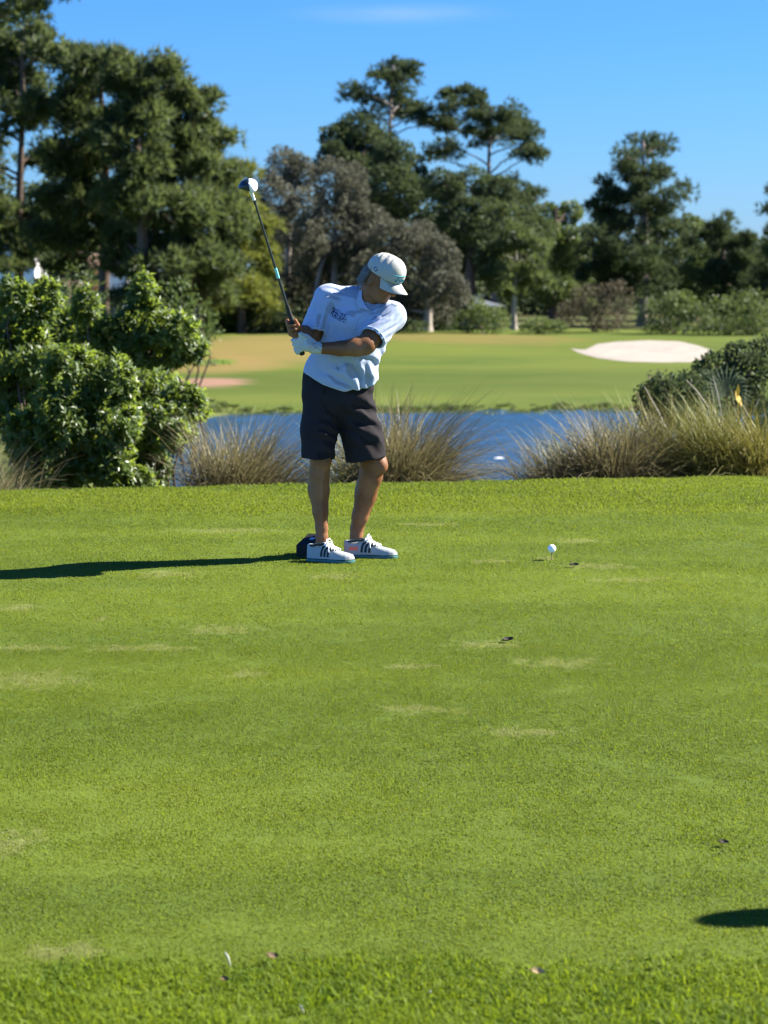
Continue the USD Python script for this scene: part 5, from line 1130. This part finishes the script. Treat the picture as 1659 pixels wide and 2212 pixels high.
# dark shrubs and fan palm on the right
shrub('shrub', 'dark shrub with a reddish crown right of the pond', 24, [(1400, 860, 34, 40), (1440, 850, 50, 50), (1490, 870, 60, 50), (1420, 910, 50, 40), (1500, 920, 70, 40), (1480, 830, 40, 34), (1520, 840, 44, 44)], M_oak, 6500, 0.06, 0.36)
shrub('shrub', 'reddish brown twiggy top rising beside the dark shrub at right', 24.6, [(1415, 825, 24, 26), (1440, 835, 20, 20), (1395, 850, 18, 20)], M_brush, 5000, 0.05, 0.38)
shrub('shrub', 'dark leafy shrub behind the fan palm at the right edge', 26, [(1560, 800, 60, 50), (1620, 800, 60, 50), (1510, 830, 40, 40), (1650, 850, 50, 50), (1580, 870, 70, 40), (1600, 765, 44, 34), (1650, 760, 40, 40), (1545, 790, 36, 36)], M_oak, 5500, 0.07, 0.36)
M_palm = leaf_mat('palm_leaflets', (0.030, 0.052, 0.028), (0.085, 0.115, 0.055), 0.65, 0.10, 0.1)
palm_c = at(1625, 900, 23.0); palm_b = np.array([palm_c[0], 23.0, float(ground_z(palm_c[0], 23.0)) - .03]); palm = thing('fan_palm', 'dark fan palm with pointed leaflets at the right edge above the grass', 'palm', palm_b)
pr_ = np.random.default_rng(5); fr_no = 0
for q in range(15):
    yaw = pr_.uniform(0, 6.28); el = pr_.uniform(0.5, 1.35); hl = pr_.uniform(1.0, 1.75) * (1.0); d = np.array([math.cos(yaw) * math.cos(el), math.sin(yaw) * math.cos(el), math.sin(el)])
    tipc = d * hl + np.array([0, 0, 0.25]); parts = []
    st = tube(np.array([[0, 0, 0], d * hl * .5 + [0, 0, .2], tipc]), [0.012, 0.010, 0.007], 5, cap=False)
    rgt = unit(np.cross(d, [0, 0, 1])); upv = np.cross(rgt, d); vs, fs = [], []
    for k in range(22):
        a_ = math.radians(-120 + 240 * k / 21); L_ = 0.42 * (0.75 + 0.25 * math.cos(a_)); dd = unit(d * math.cos(a_) + rgt * math.sin(a_) + upv * 0.15); sw = np.cross(dd, upv); mid = tipc + dd * L_ * .55; tp = tipc + dd * L_ + np.array([0, 0, -0.05 - 0.05 * pr_.random()])
        n0 = len(vs); vs += [tipc, mid + sw * .014 + upv * .006, mid - sw * .014 + upv * .006, mid, tp]; fs += [(n0, n0 + 1, n0 + 3), (n0, n0 + 3, n0 + 2), (n0 + 3, n0 + 1, n0 + 4), (n0 + 2, n0 + 3, n0 + 4)]
    fp = obj('frond', (np.array(vs), np.array(fs)), M_palm, palm); obj('leaf_stalk', st, M_palm, fp)
M_yellow = simple_mat('yellow_leaf', (0.60, 0.38, 0.03), 0.6, 0.15, 20.0, 0.3)
yl = at(1594, 845, 20.4); dl = np.array([0.06, 0, -1.0])
tag(obj('yellow_leaf', cat_meshes([leaf_quads(np.array([[0, 0, 0], [.01, .01, -.07]]) + yl, np.array([[0, 0, 1.], [0, 0, 1.]]) * 4, 0.15, np.random.default_rng(2), 0, .35), tube([yl + [0, 0, -.08], yl + [.02, .03, -.5], yl + [.0, .08, -1.0]], [.004, .004, .005], 5)]), M_yellow), 'single bright yellow leaf on its stem above the grass at right', 'leaf')
M_straw = simple_mat('dry_stalk', (0.42, 0.36, 0.28), 0.8, 0.2, 20.0, 0.2)
for x0, y0, x1, y1, D in ((1392, 835, 1450, 950, 19.0), (1482, 820, 1530, 880, 20.4), (1540, 812, 1560, 900, 21), (1640, 860, 1600, 960, 19), (1500, 890, 1560, 1000, 19)):
    a_, b_ = at(x0, y0, D), at(x1, y1, D); g_ = np.array([b_[0] + .2 * (b_[0] - a_[0]), D, float(ground_z(b_[0], D))])
    tag(obj('dry_stalk', tube([a_, (a_ + b_) / 2 + [0, 0, .02], b_, g_], [.0025, .005, .006, .008], 5), M_straw), f'bare dry stalk whose tip stands at about {["the left end of the right hand grasses", "the middle of the dark right shrub", "the foot of the fan palm", "the right edge among the grasses", "the golden grass clump"][[1392, 1482, 1540, 1640, 1500].index(x0)]}', 'stalk')
# weeds at the far waterline, a pale floating scrap
for i, (px, py, w_, h_) in enumerate(((1060, 893, 24, 9), (1110, 896, 30, 10), (1165, 897, 34, 13), (1210, 900, 34, 11), (1250, 902, 26, 9), (960, 890, 26, 7))):
    shrub('water_weed', ['low weed clump at the far waterline, first right of the tan grass', 'low weed clump at the far waterline, second right of the tan grass', 'taller dark weed clump at the far waterline in the middle of the gap', 'dark weed clump at the far waterline right of the tallest', 'weed clump at the far waterline next to the right hand grasses', 'low weed at the far waterline behind the tan grass'][i], 71.2, [(px, py, w_, h_), (px + 10, py + 3, w_ * .6, h_ * .6)], M_green, 500, 0.09, 0.30, cat='weed')
fl = at(1078, 991, 52.0); fl = CAM + (fl - CAM) * ((-2.95 - CAM_H) / (fl[2] - CAM_H))
tag(obj('floating_scrap', (lambda m_: (np.array(m_.vertices) * [.13, .3, .03] + fl, np.array(m_.faces)))(trimesh.creation.icosphere(2)), M_white, smooth=True), 'pale scrap floating on the pond between the grass clumps', 'scrap')
shrub('shrub', 'dark undergrowth at the foot of the pine grove, behind the saplings', 118, [(60, 660, 70, 50), (160, 680, 70, 46), (260, 690, 60, 40), (340, 690, 60, 40), (420, 700, 50, 34)], M_oak)

# rough grass standing along the far waterline
bx = np.random.default_rng(77).uniform(-11, 13, 620); by_ = 71.9 + np.random.default_rng(78).uniform(-0.9, 1.2, 620) + 0.17 * np.clip(bx, -6, 6) - 0.4
tufts = [blade_patch(0.28, 90, 0.20, 0.028, 0.6, 900 + k, 0.9) for k in range(5)]
M_bankgrass = blades_mat('bank_grass_blades', (0.090, 0.120, 0.020), (0.160, 0.195, 0.034), (0.24, 0.22, 0.07))
scatter('bank_grass', tufts, M_bankgrass, np.column_stack([bx, by_, np.maximum(ground_z(bx, by_), -3.0)]), np.random.default_rng(79).random(620) * 6.283, np.random.default_rng(80).uniform(0.3, 0.85, 620) ** 1.5, label='rough unmown grass along the far edge of the pond')
